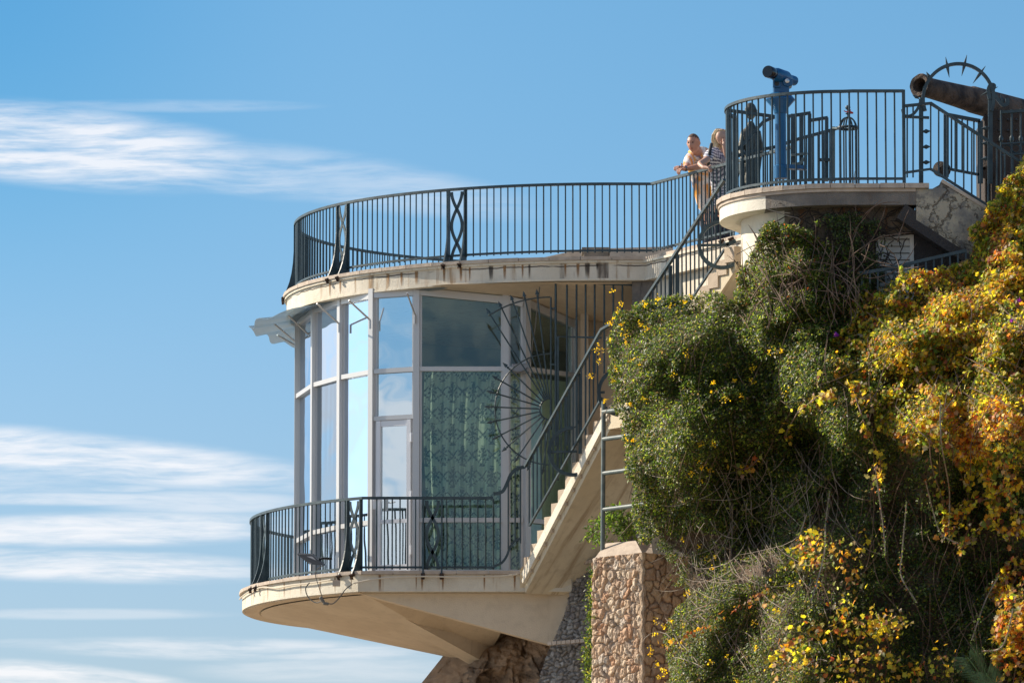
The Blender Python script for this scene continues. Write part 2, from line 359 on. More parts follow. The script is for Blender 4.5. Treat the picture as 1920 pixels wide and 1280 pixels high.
# ---------------- ground and sea ----------------
ZG = -1.6
MB().poly([(-9000, -3000, ZG), (9000, -3000, ZG), (9000, 20000, ZG), (-9000, 20000, ZG)], [(0, 1, 2, 3)]).build('ground', mat('sand', rough=.95, fn=mottled((.42, .34, .24), (.36, .29, .20), .5, .2)))['kind'] = 'structure'
MB().poly([(-9000, -2900, ZG+.004), (-6, -2900, ZG+.004), (-12, 60, ZG+.004), (-16, 110, ZG+.004), (300, 400, ZG+.004), (8800, 2000, ZG+.004), (8800, 19000, ZG+.004), (-9000, 19000, ZG+.004)], [tuple(range(8))]).build('water', mat('sea', (.02, .09, .14), .15))['kind'] = 'structure'

# ---------------- the glazed pavilion ----------------
ZU = P(1150, 480, 76.0).z            # top of the roof slab = upper terrace floor
ZL = P(800, 1070, 76.25).z           # top of the lower balcony slab
CX = 1.35
def ell(a, b, cy, ph): return (CX+a*math.sin(ph), cy-b*math.cos(ph))
def arcpts(a, b, cy, p0, p1, n): return [ell(a, b, cy, R(p0+(p1-p0)*i/n)) for i in range(n+1)]
pav = thing('pavilion', (CX, 80, ZL), 'round cream cliffside pavilion with full height windows and overhanging slabs', 'building')
EDGE0 = (1.80, 76.0); EDGE1 = (3.62, 72.75)          # straight edge that comes forward to the stair head
def roof_plan(g, gy=None):
    gy = g if gy is None else gy
    arc = arcpts(4.55+g, 4.2+gy, 80.2, 0, -176, 90)
    n = Vector((-.884, -.467))
    return [(EDGE0[0]+g*-.6, EDGE0[1]-g)]+arc+[(9.5, 84.4), (9.5, EDGE1[1]), (EDGE1[0]+n.x*g, EDGE1[1]+n.y*g)]
MB().prism(roof_plan(0), ZU-.30, ZU-.062).build('roof_slab', M['rfascia'], pav)
MB().prism(roof_plan(.012), ZU-.33, ZU-.302).build('drip_edge', M['fascia'], pav)
MB().prism(roof_plan(.03), ZU-.092, ZU-.060).build('moulding', M['fascia'], pav)
# coping tiles with open joints
cop = MB()
def coping_run(mb, pts_out, inset, z0, z1, step, gap=.008):
    pts = resample([Vector((p[0], p[1], 0)) for p in pts_out], step)
    for a, b in zip(pts, pts[1:]):
        t = (b-a).normalized(); nrm = Vector((-t.y, t.x, 0)) if inset > 0 else Vector((t.y, -t.x, 0))
        a2 = a+t*gap/2; b2 = b-t*gap/2; i_ = abs(inset)
        dz = random.uniform(-.004, .004)
        mb.prism([(a2.x, a2.y), (b2.x, b2.y), (b2.x+nrm.x*i_, b2.y+nrm.y*i_), (a2.x+nrm.x*i_, a2.y+nrm.y*i_)], z0, z1+dz)
coping_run(cop, [(EDGE0[0]-.03, EDGE0[1]-.055)]+arcpts(4.55+.055, 4.2+.055, 80.2, 0, -176, 120), -.42, ZU-.058, ZU-.008, .42)
coping_run(cop, [EDGE1, EDGE0], -.42, ZU-.058, ZU-.008, .42)
cop.build('coping', M['coping'], pav)
MB().prism([(EDGE0[0]+.02, 76.2), (EDGE1[0]+.02, 72.9), (9.4, 72.9), (9.4, 77.6), (1.9, 77.6)], ZU-1.15, ZU-.335).build('side_wall', M['fascia'], pav)
MB().prism([(1.62, 76.12), (1.9, 76.02), (2.1, 76.5), (1.7, 76.9)], [ZU-.75, ZU-.62, ZU-.75, ZU-.8], ZU-.335).build('broken_corbel', M['old_fascia'], pav)
# lower slab
RL = 5.15
cyl = 80.1; phc = -math.degrees(math.acos((cyl-76.25)/RL))
def low_plan(g):
    arc = arcpts(RL+g, RL+g, cyl, math.degrees(-math.acos((cyl-76.25+g)/(RL+g))), -172, 60)
    return [(.80, 76.25-g)]+arc+[(1.4, 85.3), (2.6, 85.3), (2.6, 77.5), (1.2, 77.0)]
MB().prism(low_plan(0), ZL-.275, ZL-.047).build('balcony_slab', M['fascia2'], pav)
cop = MB(); lp = low_plan(.045); coping_run(cop, [(P(975, 1000, 76.2).x, lp[0][1])]+lp[1:60], -.4, ZL-.045, ZL, .42); cop.build('coping', M['coping'], pav)
MB().prism([(lp_[0], lp_[1]) for lp_ in low_plan(-.28)], ZL-.04, ZL-.006).build('balcony_floor', M['coping'], pav)
# cantilever soffit: shallow cone to the root on the cliff, edge beam and two corbel beams
apex = P(917, 1246, 79.3); root = P(1040, 1210, 78.6)
s_ = MB(); ring = [(p[0], p[1]) for p in low_plan(-.26)[1:58]]; zr = ZL-.30
outer = [Vector((x, y, zr)) for x, y in ring]
inner = []
for i, v in enumerate(outer):
    f = i/(len(outer)-1); inner.append(apex+Vector((1.0*f, 3.4*f, 0)))
n = len(outer); s_.v += outer+inner; s_.f += [(i, i+1, n+i+1, n+i) for i in range(n-1)]
s_.poly([outer[0], Vector((1.2, 76.6, zr)), root+Vector((0, 0, .6)), apex], [(0, 1, 2, 3)])
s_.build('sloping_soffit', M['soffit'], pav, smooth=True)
rim = MB(); ro = [Vector((x, y, 0)) for x, y in low_plan(-.03)[1:58]]; ri = [Vector((x, y, 0)) for x, y in low_plan(-.24)[1:58]]
for a, b, c, d in zip(ro, ro[1:], ri, ri[1:]): rim.prism([(a.x, a.y), (b.x, b.y), (d.x, d.y), (c.x, c.y)], ZL-.288, ZL-.272)
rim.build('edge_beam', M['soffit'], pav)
# near corbel beam: wedge with a big shaded side face
A0 = P(672, 1111, 76.42); A1 = P(1072, 1111, 76.42); A2 = P(1066, 1215, 76.42); A3 = P(1035, 1209, 76.42); A4 = P(690, 1116, 76.42)
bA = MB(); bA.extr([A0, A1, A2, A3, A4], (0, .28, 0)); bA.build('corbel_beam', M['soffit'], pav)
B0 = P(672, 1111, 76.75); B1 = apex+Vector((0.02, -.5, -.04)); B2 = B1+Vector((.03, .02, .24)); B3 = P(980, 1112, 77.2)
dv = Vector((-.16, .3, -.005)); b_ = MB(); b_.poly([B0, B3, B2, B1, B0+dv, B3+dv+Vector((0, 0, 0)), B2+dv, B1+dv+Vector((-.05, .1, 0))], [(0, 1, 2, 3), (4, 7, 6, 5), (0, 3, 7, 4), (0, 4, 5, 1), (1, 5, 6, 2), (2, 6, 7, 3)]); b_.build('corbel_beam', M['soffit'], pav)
# glass wall
ZT = ZL+.0; YF = 77.0
WV = [(-2.55, 83.2), (-2.93, 81.9), (-3.02, 80.3)]
WV += [((590-960)/F*78.9, 78.9), ((640-960)/F*78.0, 78.0), ((699-960)/F*77.32, 77.32), ((781-960)/F*77.0, 77.0), ((948-960)/F*77.0, 77.0), ((985-960)/F*77.0, 77.01), ((1077-960)/F*77.74, 77.74)]
zh = ZU-.335
ztop = [zh]*7+[P(945, 560, 77).z, P(985, 568, 77.08).z, P(1077, 606, 77.74).z]
ztr = P(860, 692, 77).z; zlo = P(860, 975, 77).z; zbase = ZL+.03
def bar(mb, a, b, wd, dp):
    mb.sweep([a, b], dp, wd); return mb
cen = Vector((.8, 80.5, 0))
for i, (x, y) in enumerate(WV):
    if i == 8: wdt = .09
    else: wdt = .085
    p = Vector((x, y, 0)); a = WV[max(0, i-1)]; b = WV[min(len(WV)-1, i+1)]; t = Vector((b[0]-a[0], b[1]-a[1], 0)).normalized(); nn = Vector((t.y, -t.x, 0)); 
    q = [p+t*wdt/2+nn*.07, p-t*wdt/2+nn*.07, p-t*wdt/2-nn*.07, p+t*wdt/2-nn*.07]
    MB().prism([(v.x, v.y) for v in q], ZL+.0, ztop[i]+.06).build('mullion', M['alu'], pav)
def lerp3(i, z0, z1, off=.05, out=0.):
    a = Vector((*WV[i], z0)); b = Vector((*WV[i+1], z1)); t = (b-a); t.z = 0; L = t.length; t.normalize(); nn = Vector((t.y, -t.x, 0)); 
    return a+t*off+nn*out, b-t*off+nn*out
for i in range(len(WV)-1):
    wn = None; gm = M['glass_m'] if i == 5 else M['glass_d'] if i >= 7 else M['glass'] if i >= 6 else M['glass_s']
    gl = MB(); a0, b0 = lerp3(i, zbase, zbase, .03); a1, b1 = lerp3(i, ztop[i], ztop[i+1], .03)
    fr = MB()
    fr.sweep([a0+Vector((0, 0, .02)), b0+Vector((0, 0, .02))], .10, .06)
    fr.sweep([a1-Vector((0, 0, .02)), b1-Vector((0, 0, .02))], .12, .10)
    zs = [ztr] + ([zlo] if i != 5 else []) 
    for z in zs:
        a, b = lerp3(i, z, z, .03); fr.sweep([a, b], .115, .062)
    if i == 5:
        zd = P(740, 783, 77.15).z; a, b = lerp3(i, zd, zd, .03); fr.sweep([a, b], .115, .06)
    for o_s in (.03, None):
        q0, q1 = lerp3(i, zbase, zbase, .045); r0, r1 = lerp3(i, ztop[i]-.02, ztop[i+1]-.02, .045)
        fr.sweep([q0, r0] if o_s else [q1, r1], .05, .04, up=(q1-q0).normalized())
    w_ = fr.build('window', M['alu'], pav)
    a0.z += .0
    hz = [zbase]+([zlo] if i != 5 else [zd])+[ztr]
    hz0 = hz+[None]
    for k in range(len(hz)):
        if i == 5 and k == 0: continue
        za = hz[k]+.031; zb = hz[k+1]-.031 if k+1 < len(hz) else None
        pa, pb = lerp3(i, za, za, .04)
        if zb is None: pc, pd = lerp3(i, ztop[i]-.07, ztop[i+1]-.07, .04)
        else: pc, pd = lerp3(i, zb, zb, .04)
        MB().poly([pa, pb, pd, pc], [(0, 1, 2, 3)]).build('pane', gm, w_)
    if i == 5:
        pa, pb = lerp3(i, zbase, zbase, .07, .02); zt = zd-.035; zb = zbase+.02
        dr = MB(); up = Vector((0, 0, 1)); t = (pb-pa).normalized()
        L = lambda f, z: Vector(((pa.x+(pb.x-pa.x)*f), (pa.y+(pb.y-pa.y)*f), z))
        dr.sweep([L(.06, zb), L(.06, zt)], .075, .06, up=t); dr.sweep([L(.94, zb), L(.94, zt)], .075, .06, up=t)
        for z, h in ((zb+.05, .12), (zlo, .05), (zt-.04, .08)): dr.sweep([L(.115, z), L(.885, z)], .05, h)
        d_ = dr.build('door', M['door'], pav)
        MB().poly([L(.11, zb+.1), L(.89, zb+.1), L(.89, zlo-.02), L(.11, zlo-.02)], [(0, 1, 2, 3)]).build('pane', M['glass_m'], d_)
        MB().poly([L(.11, zlo+.02), L(.89, zlo+.02), L(.89, zt-.07), L(.11, zt-.07)], [(0, 1, 2, 3)]).build('pane', M['glass_m'], d_)
        hb = P(702, 943, 77.2); h_ = MB(); h_.box((hb.x-.02, hb.y-.12, hb.z-.09), (hb.x+.02, hb.y-.07, hb.z+.07)); h_.tube([hb+Vector((0, -.1, .03)), hb+Vector((0, -.16, .03)), hb+Vector((.11, -.17, .03))], .011, 8)
        h_.build('handle', M['door'], d_)
        for z in (zt-.25, (zb+zt)/2, zb+.3):
            hh = L(.985, z); MB().tube([hh+Vector((0, -.06, -.06)), hh+Vector((0, -.06, .06))], .014, 8).build('hinge', M['door'], d_)
# interior shell
inn = MB()
iw = [(CX+3.92*math.sin(R(q)), 80.2-3.75*math.cos(R(q))) for q in range(-118, -181, -4)]
for a_, b_2 in zip(iw, iw[1:]): inn.prism([a_, b_2, (b_2[0]*1.0+.02, b_2[1]+.12), (a_[0]+.02, a_[1]+.12)], ZL, zh)
inn.prism([(1.3, 83.95), (1.3, 84.1), (3.0, 84.1), (3.0, 83.95)], ZL, zh); inn.prism([(2.9, 77.9), (3.0, 77.9), (3.0, 84.5), (2.9, 84.5)], ZL, zh)
inn.build('inner_wall', M['inner'], pav)
MB().prism([(x*.985, y+.12) for x, y in WV]+[(2.9, 84.4), (-2.2, 84.4)], ZL-.004, ZL+.006).build('inner_floor', M['floor_in'], pav)
MB().prism([((1077-960)/F*77.74+.03, 77.70), (3.2, 77.5), (3.2, 77.9), ((1077-960)/F*77.74+.03, 77.9)], ZL-.5, ZU-.34).build('outer_wall', M['soffit'], pav)
c_ = P(1088, 600, 77.5); MB().box((c_.x, 77.35, ZL-.5), (c_.x+.11, 77.72, ZU-.34)).build('wall_pier', M['soffit'], pav)
# sloping ceiling lining above the right hand windows
W7, W8, W9, W6 = [Vector((*WV[i], ztop[i]+.02)) for i in (7, 8, 9, 6)]
cl_ = MB(); cl_.poly([W6+Vector((0, -.06, .02)), W7+Vector((0, -.06, .02)), W9+Vector((0, -.06, .03)), Vector((1.95, 77.4, W9.z-.1)), Vector((1.9, 76.15, ZU-.338)), Vector((.6, 76.12, ZU-.338)), Vector((-.9, 76.35, ZU-.338))], [(6, 0, 1), (6, 1, 5), (5, 1, 2), (5, 2, 3, 4)]); cl_.build('sloping_ceiling', M['soffit'], pav)
# canopy sheet with struts
can = MB(); o_ = []; i_ = []
NC = 90
for k in range(NC+1):
    f = k/NC; ph = -18-f*112
    ext = max(0., min(1, (f-.36)/.2)); ext = ext*ext*(3-2*ext)
    sc = .035*math.sin(k*math.pi/9) + .02*math.sin(k*.9)
    x, y = ell(4.42+ext*(.62+sc), 4.1+ext*(.5+sc), 80.2, R(ph)); o_.append(Vector((x, y, zh+.01-ext*(.13+.04*math.cos(k*2*math.pi/9)))))
    x, y = ell(4.30, 4.0, 80.2, R(ph)); i_.append(Vector((x, y, zh+.0+.012*math.cos(k*2*math.pi/9))))
can.v += o_+i_+[v-Vector((0, 0, .008)) for v in o_]+[v-Vector((0, 0, .008)) for v in i_]; n = NC+1
can.f += [(i, i+1, n+i+1, n+i) for i in range(NC)]+[(2*n+i+1, 2*n+i, 3*n+i, 3*n+i+1) for i in range(NC)]+[(i+1, i, 2*n+i, 2*n+i+1) for i in range(NC)]
canopy = can.build('canopy', M['sheet'], pav, smooth=True)
for (mx_, my_), (sx, sy), Ya, Yb in (((778, 590), (763, 549), 76.9, 76.55), ((694, 600), (654, 563), 77.2, 76.95), ((636, 607), (594, 569), 77.9, 77.5), ((581, 629), (538, 589), 79.6, 79.2), ((559, 645), (514, 607), 80.6, 80.0), ((562, 652), (520, 628), 81.6, 81.3)):
    a = P(mx_, my_, Ya); b = P(sx, sy, Yb); t_ = MB(); t_.tube([a, b], .013, 6)
    if Ya < 79.7: t_.tube([a, a-Vector((0, 0, .12))], .016, 6)
    t_.build('strut', M['strut'], canopy)
# box on the window corner, with its hanging cable
bx = P(976, 692, 76.85); q = MB(); q.box((bx.x-.12, 76.72, bx.z-.05), (bx.x+.12, 76.95, bx.z+.06)); lb = thing('junction_box', (bx.x, 76.85, bx.z), 'grey metal box fixed on the right corner mullion of the windows', 'electric box')
q.build('housing', M['dark_box'], lb, bevel=.01)
MB().tube([P(1012, 538, 76.3), P(1007, 580, 76.4), P(1004, 612, 76.5), P(999, 640, 76.6), P(997, 662, 76.7), P(992, 684, 76.75), P(985, 694, 76.7), P(970, 699, 76.68), P(960, 694, 76.7)], .009, 6).build('cable', M['cable'], lb)

# ---------------- curtains ----------------
def damask(u, v):
    "u,v in metres; ogee lattice of feathery medallions, 1 = motif"
    W_, H_ = .29, .58
    r = np.floor(v/H_*2); uu = (u/W_+.5*(r % 2)) % 1-.5; vv = (v/H_*2) % 1-.5
    a = np.abs(uu)*W_; b = vv*H_/2
    q = np.hypot(a/.072, (b-.01)/.120); th = np.arctan2((b-.01)/.120, a/.072)
    m = (q < .72+.26*np.cos(9*th+1.57)) & ~((q > .30) & (np.abs(np.sin(4.5*th+2.36)) < .16)) & ~((q > .34) & (q < .42))
    m |= (a < .010) & (b > -.15) & (b < .155)
    m |= np.hypot(a/.022, (b+.125)/.022) < 1
    la = .078+.058*np.cos(b*2*np.pi/.26)
    m |= (np.abs(a-la) < .010+.026*np.maximum(0, np.sin((b+a)*2*np.pi/.062))) & (q > 1.06)
    return m.astype(float)
def curtain(name, pts, z0, z1, label, patterned=True, mt='curtain', col=(.66, .74, .60), dk=(.09, .145, .125), fold=.085, nf=6):
    path = resample([Vector((x, y, 0)) for x, y in pts], .011); nu = len(path); nv = int((z1-z0)/.011)
    c = np.array([(p.x, p.y) for p in path]); s_ = np.arange(nu)*.011
    tv = np.gradient(c, axis=0); tv /= np.linalg.norm(tv, axis=1)[:, None]; nr = np.c_[-tv[:, 1], tv[:, 0]]
    ph = s_/s_[-1]*nf*2*np.pi; ph = ph+.6*np.sin(s_*5.)
    d = fold*(np.sin(ph)+.35*np.sin(2.3*ph+1))
    zz = np.linspace(z0, z1, nv); V_ = np.zeros((nv, nu, 3)); C_ = np.zeros((nv, nu, 3))
    for j, z in enumerate(zz):
        k = 1+.25*math.sin(z*2.)
        sh = .04*np.sin(z*1.3+s_*2)
        V_[j, :, 0] = c[:, 0]+nr[:, 0]*d*k+sh*tv[:, 0]; V_[j, :, 1] = c[:, 1]+nr[:, 1]*d*k; V_[j, :, 2] = z
        if patterned:
            m = damask(s_*1.12+.02*np.sin(z*3), np.full(nu, z))[:, None]
            C_[j] = np.array(col)*(1-m)+np.array(dk)*m
        else: C_[j] = np.array(col)
    idx = np.arange(nv*nu).reshape(nv, nu); fc = np.stack([idx[:-1, :-1], idx[:-1, 1:], idx[1:, 1:], idx[1:, :-1]], -1).reshape(-1, 4)
    o = npmesh(name, V_.reshape(-1, 3), fc, 4, M[mt], C_.reshape(-1, 3), smooth=True)
    return setp(o, label, 'curtain', 'curtains behind the windows')
x0 = P(800, 700, 77.5).x
curtain('curtain', [(x0, 77.42), (P(948, 700, 77.3).x, 77.36)], ZL+.02, ztr+.05, 'green damask curtain in the widest front window, right of the door')
curtain('curtain', [(P(955, 700, 77.3).x, 77.36), (P(982, 700, 77.4).x, 77.42)], ZL+.02, ztr+.02, 'narrow strip of damask curtain behind the slim corner pane', nf=3, col=(.88, .90, .66), fold=.02)
curtain('curtain', [(P(994, 700, 77.5).x, 77.55), (P(1074, 700, 78).x, 78.15)], ZL+.02, ztr-.05, 'plain pale green blind in the rearmost right window by the stair', patterned=False, col=(.80, .88, .70), fold=.01, nf=4)
0 and curtain('curtain', [((645-960)/F*78.3, 78.35), ((692-960)/F*77.8, 77.85)], ZL+.02, ztr+.3, 'pale lavender sheer curtain in the pane left of the door', patterned=False, mt='sheer', col=(.62, .62, .72), fold=.04, nf=5)
curtain('curtain', [((598-960)/F*79.2, 79.25), ((640-960)/F*78.4, 78.45)], ZL+.02, ztr+.3, 'pale sheer curtain behind the tall panes left of the door', patterned=False, mt='sheer', col=(.62, .66, .72), fold=.04, nf=5)
# ---------------- railings ----------------
def bar_mesh(name, h, w_=.017):
    m = MB(); m.box((-w_/2, -w_/2, 0), (w_/2, w_/2, h)); me = bpy.data.meshes.new(name); me.from_pydata([tuple(v) for v in m.v], [], m.f); me.materials.append(M['iron']); return me
def balusters(parent, base_pts, h, w_=.017, limit=100, name='baluster'):
    me = bar_mesh(name, h, w_)
    for p in base_pts[:limit]: put(name, me, p, parent, (0, 0, random.uniform(0, .3)))
    if len(base_pts) > limit:
        m = MB()
        for p in base_pts[limit:]: m.box((p.x-w_/2, p.y-w_/2, p.z), (p.x+w_/2, p.y+w_/2, p.z+h))
        m.build(name, M['iron'], parent)['kind'] = 'stuff'
def twist_panel(parent, c, t, out, zb, h, wd=.25, flare=True):
    "ornamental panel: two flared posts and two crossing wavy straps. c = ground point on rail line, t tangent, out outward normal"
    c = Vector(c); t = Vector(t).normalized(); out = Vector(out).normalized()
    for sgn in (-1, 1):
        b = c+t*sgn*wd/2; 
        if flare:
            prof = [(0.0, h), (.055, h), (.055, .62*h), (.065, .45*h), (.085, .30*h), (.115, .17*h), (.155, .06*h), (.20, -.03), (.20, -.07), (.15, -.05), (0.0, .0)]
        else: prof = [(0.0, h), (.05, h), (.05, -.02), (0, -.02)]
        pts = [b+out*(r-.03)+Vector((0, 0, zb+z))-t*.011 for r, z in prof]
        for q in pts: pass
        p_ = MB(); p_.extr(pts, t*.022); o = p_.build('flared_post', M['iron'], parent)
        f_ = MB(); e = b+out*.15+Vector((0, 0, zb-.06)); f_.sweep([e+out*-.02+Vector((0, 0, .02)), e+out*.03+Vector((0, 0, -.0)), e+out*.02+Vector((0, 0, -.055))], .045, .04); f_.build('foot_clamp', M['rust'], o)
    for sgn in (-1, 1):
        path = [c+out*.0+t*(sgn*(wd/2-.045)*math.cos(2*math.pi*q/24))+Vector((0, 0, zb+.03+(h-.05)*q/24)) for q in range(25)]
        p_ = MB(); p_.sweep(path, .042, .012, up=out); p_.build('wavy_strap', M['iron'], parent)
def railing_run(parent, path, h=1.03, zbot=.075, step=.1, skip=(), limit=100, name_top='top_rail', w_top=.05, h_top=.035):
    MB().sweep([p+Vector((0, 0, h)) for p in path], w_top, h_top).build(name_top, M['iron'], parent)
    MB().sweep([p+Vector((0, 0, zbot)) for p in path], .03, .028).build('bottom_rail', M['iron'], parent)
    pts = resample(path, step)
    pts = [p for p in pts if not any((p-Vector(c)).to_2d().length < r for c, r in skip)]
    balusters(parent, [p+Vector((0, 0, zbot-.03)) for p in pts], h-zbot+.02, limit=limit)
# upper terrace railing
ra, rb = 4.43, 4.08
ur = thing('terrace_railing', (CX, 76.1, ZU), 'long curved dark iron railing round the roof terrace of the pavilion', 'railing')
def upt(phd, z=None): x, y = ell(ra, rb, 80.2, R(phd)); return Vector((x, y, ZU if z is None else z))
kink = P(1222, 470, 76.05); kink.z = ZU
end = Vector((EDGE1[0]+.05, EDGE1[1]+.1, ZU))
path = [end, kink]+[upt(-k*2) for k in range(0, 88)]
path[1] = Vector((P(1222, 338, 76.12).x, 76.12, ZU))
panels = []
for pxp in (-28.3, -56.5, -88): 
    c = upt(pxp); t = upt(pxp+.5)-upt(pxp-.5); o = Vector((math.sin(R(pxp))*rb, -math.cos(R(pxp))*ra, 0)); panels.append((c, t, o))
pc = path[1].lerp(end, .60); tt = (end-path[1]).normalized(); panels.append((pc, tt, Vector((tt.y, -tt.x, 0))*1))
railing_run(ur, path, 1.0, .09, .1, skip=[(c, .14) for c, _, _ in panels], limit=100)
for i, (c, t, o) in enumerate(panels):
    if i == 3 and o.x > 0: o = -o
    twist_panel(ur, c, t, o, 0., .985, flare=(i != 3))
# lower balcony railing
lr = thing('balcony_railing', (-1, 76.3, ZL), 'dark iron railing round the lower balcony, stepping up in a curl at the stair', 'railing')
rlo = RL-.12; y_f = 76.36
ph_c = -math.degrees(math.acos((cyl-y_f)/rlo))
lpath = [Vector((*ell(rlo, rlo, cyl, R(ph_c-k*2)), ZL)) for k in range(0, 56)]
xe = P(925, 1000, y_f).x
full = [Vector((xe, y_f, ZL))]+[Vector((xe+(lpath[0].x-xe)*k/8, y_f, ZL)) for k in range(1, 8)]+lpath
pan = []
c = Vector((P(811, 1000, y_f).x, y_f, ZL)); pan.append((c, Vector((1, 0, 0)), Vector((0, -1, 0))))
def lpt(ph): return Vector((*ell(rlo, rlo, cyl, R(ph)), ZL))
for ph in (ph_c-1.8, -71.5):
    pan.append((lpt(ph), lpt(ph+.5)-lpt(ph-.5), Vector((math.sin(R(ph)), -math.cos(R(ph)), 0))))
railing_run(lr, full, .995, .06, .105, skip=[(c, .14) for c, _, _ in pan], limit=100)
for i, (c, t, o) in enumerate(pan): twist_panel(lr, c, t, o, 0., .98)
def ppath(pts, Y): return [P(x, y, Y) for x, y in pts]
def cr(pts, k=6):
    "catmull-rom through points"
    pts = [Vector(p) for p in pts]; out = []
    for i in range(len(pts)-1):
        p0 = pts[max(0, i-1)]; p1 = pts[i]; p2 = pts[i+1]; p3 = pts[min(len(pts)-1, i+2)]
        for j in range(k):
            t = j/k; out.append(.5*((2*p1)+(-p0+p2)*t+(2*p0-5*p1+4*p2-p3)*t*t+(-p0+3*p1-3*p2+p3)*t**3))
    return out+[pts[-1]]
MB().sweep(cr(ppath([(925, 925.5), (942, 921), (951, 905), (958, 889), (968, 879), (985, 874.5)], y_f)), .045, .032, up=(0, 1, 0)).build('curled_rail', M['iron'], lr)
MB().sweep(cr(ppath([(925, 1061), (940, 1055), (950, 1042), (956, 1026), (965, 1014), (977, 1009)], y_f)), .032, .028, up=(0, 1, 0)).build('curled_rail', M['iron'], lr)
for x, y0, y1 in ((938, 920, 1055), (953, 893, 1030), (966, 880, 1013), (976, 877, 1018)):
    a = P(x, y1, y_f); b = P(x, y0, y_f); m_ = MB(); m_.sweep([a, b], .02, .02, up=(0, 1, 0)); m_.build('baluster', M['iron'], lr)

# run-off stains on the two fascias, below the rail clamps and at old cracks
def run_stain(p, tdir, z1, z0, wd, m):
    nu_, nv_ = 7, 10; t_ = Vector(tdir).normalized(); V_ = []; C_ = []
    for j in range(nv_+1):
        for i in range(nu_+1):
            u_ = i/nu_*2-1; v_ = j/nv_; q = Vector(p)+t_*u_*wd*(1-.35*v_); V_.append((q.x, q.y, z1+(z0-z1)*v_)); C_.append((1-abs(u_)**1.5, (1-v_**3)*(1 if j else .4), 0))
    idx = np.arange((nu_+1)*(nv_+1)).reshape(nv_+1, nu_+1); fc = np.stack([idx[:-1, :-1], idx[1:, :-1], idx[1:, 1:], idx[:-1, 1:]], -1).reshape(-1, 4)
    npmesh('run_stain', np.array(V_), fc, 4, m, np.array(C_), pav)
def up_slab(x, y):
    ph = math.atan2((x-CX)/4.43, (80.2-y)/4.08); return Vector((CX+4.554*math.sin(ph), 80.2-4.204*math.cos(ph), 0)), Vector((math.cos(ph), math.sin(ph), 0))
for c, t, o in panels[:3]:
    t = Vector(t).normalized()
    for sg in (-1, 1):
        b = c+t*sg*.125; q, td = up_slab(b.x, b.y); run_stain(q, td, ZU-.095, ZU-.298, .028, M['ruststain'])
for pxs, wd, mm in ((927, .045, 'darkstain'), (990, .02, 'ruststain'), (1003, .02, 'darkstain'), (1068, .02, 'ruststain'), (1106, .05, 'darkstain'), (1123, .022, 'darkstain'), (1199, .045, 'darkstain'), (745, .03, 'ruststain'), (790, .04, 'ruststain'), (700, .025, 'ruststain'), (880, .02, 'ruststain'), (955, .03, 'ruststain'), (1090, .03, 'ruststain')):
    q, td = up_slab((pxs-960)/F*76.4, 76.4 if pxs > 850 else 76.9); run_stain(q, td, ZU-.095, ZU-(.298 if pxs != 1123 else .19), wd, M[mm])
for pxs, wd, mm in ((791, .022, 'ruststain'), (830, .022, 'ruststain'), (658, .014, 'ruststain'), (712, .014, 'ruststain'), (780, .012, 'ruststain'), (908, .016, 'ruststain'), (965, .02, 'ruststain')):
    run_stain(((pxs-960)/F*76.25, 76.246, 0), (1, 0, 0), ZL-.05, ZL-.272, wd, M[mm])
for phs in (-46.5, -50, -55, -60, -66, -73, -80):
    a_ = R(phs); run_stain((CX+(RL+.004)*math.sin(a_), cyl-(RL+.004)*math.cos(a_), 0), (math.cos(a_), math.sin(a_), 0), ZL-.05, ZL-.272, .016, M['ruststain'])

# ---------------- staircase ----------------
stA, stB, stC, stD = P(985, 1052, 76.1), P(1143, 762, 74.35), P(1190, 748, 73.85), P(1378, 462, 71.95)
stA.z = ZL
stc = thing('staircase', stA, 'steep cream outdoor stair climbing from the lower balcony past the windows', 'stairs')
Wst = 1.05
def flight(a, b, n, nm):
    d = (b-a); dh = Vector((d.x, d.y, 0)); L = dh.length; dh.normalize(); side = Vector((-dh.y, dh.x, 0))
    if side.x < 0: side = -side          # towards the far right side of the stair
    rise = d.z/n; run = L/n; st = MB()
    for i in range(n):
        p = a+dh*run*i; z = a.z+rise*(i+1); jit = random.uniform(-.008, .008)
        q = [p-side*(.03+jit), p+dh*(run+.03)-side*(.03+jit), p+dh*(run+.03)+side*Wst, p+side*Wst]
        st.prism([(v.x, v.y) for v in q], z-rise-.05, z)
    st.build('step', M['stone_step'], stc)
    # waist slab: sloping soffit and a painted side strip
    dn = .24; U_ = Vector((0, 0, 1))
    w_ = MB(); a0 = a-side*.0-dh*.0; pts = [a0-U_*.05, b-U_*.05, b-U_*(.07+dn), a0+dh*.0-U_*(.07+dn)]
    w_.extr(pts, side*Wst); return w_, dh, side, run, rise
w1, dh1, sd1, run1, rise1 = flight(stA, stB, 12, 'lower')
w1.build('waist_slab', M['stairside'], stc)
w2, dh2, sd2, run2, rise2 = flight(stC, stD, 12, 'upper'); w2.build('waist_slab', M['stairside'], stc)
ld = MB(); ld.prism([(stB.x-sd1.x*.02, stB.y-sd1.y*.02), (stC.x-sd1.x*.02, stC.y-sd1.y*.02), (stC.x+sd1.x*Wst, stC.y+sd1.y*Wst), (stB.x+sd1.x*Wst, stB.y+sd1.y*Wst)], stB.z-.3, stB.z+.01); ld.build('landing', M['stairside'], stc)
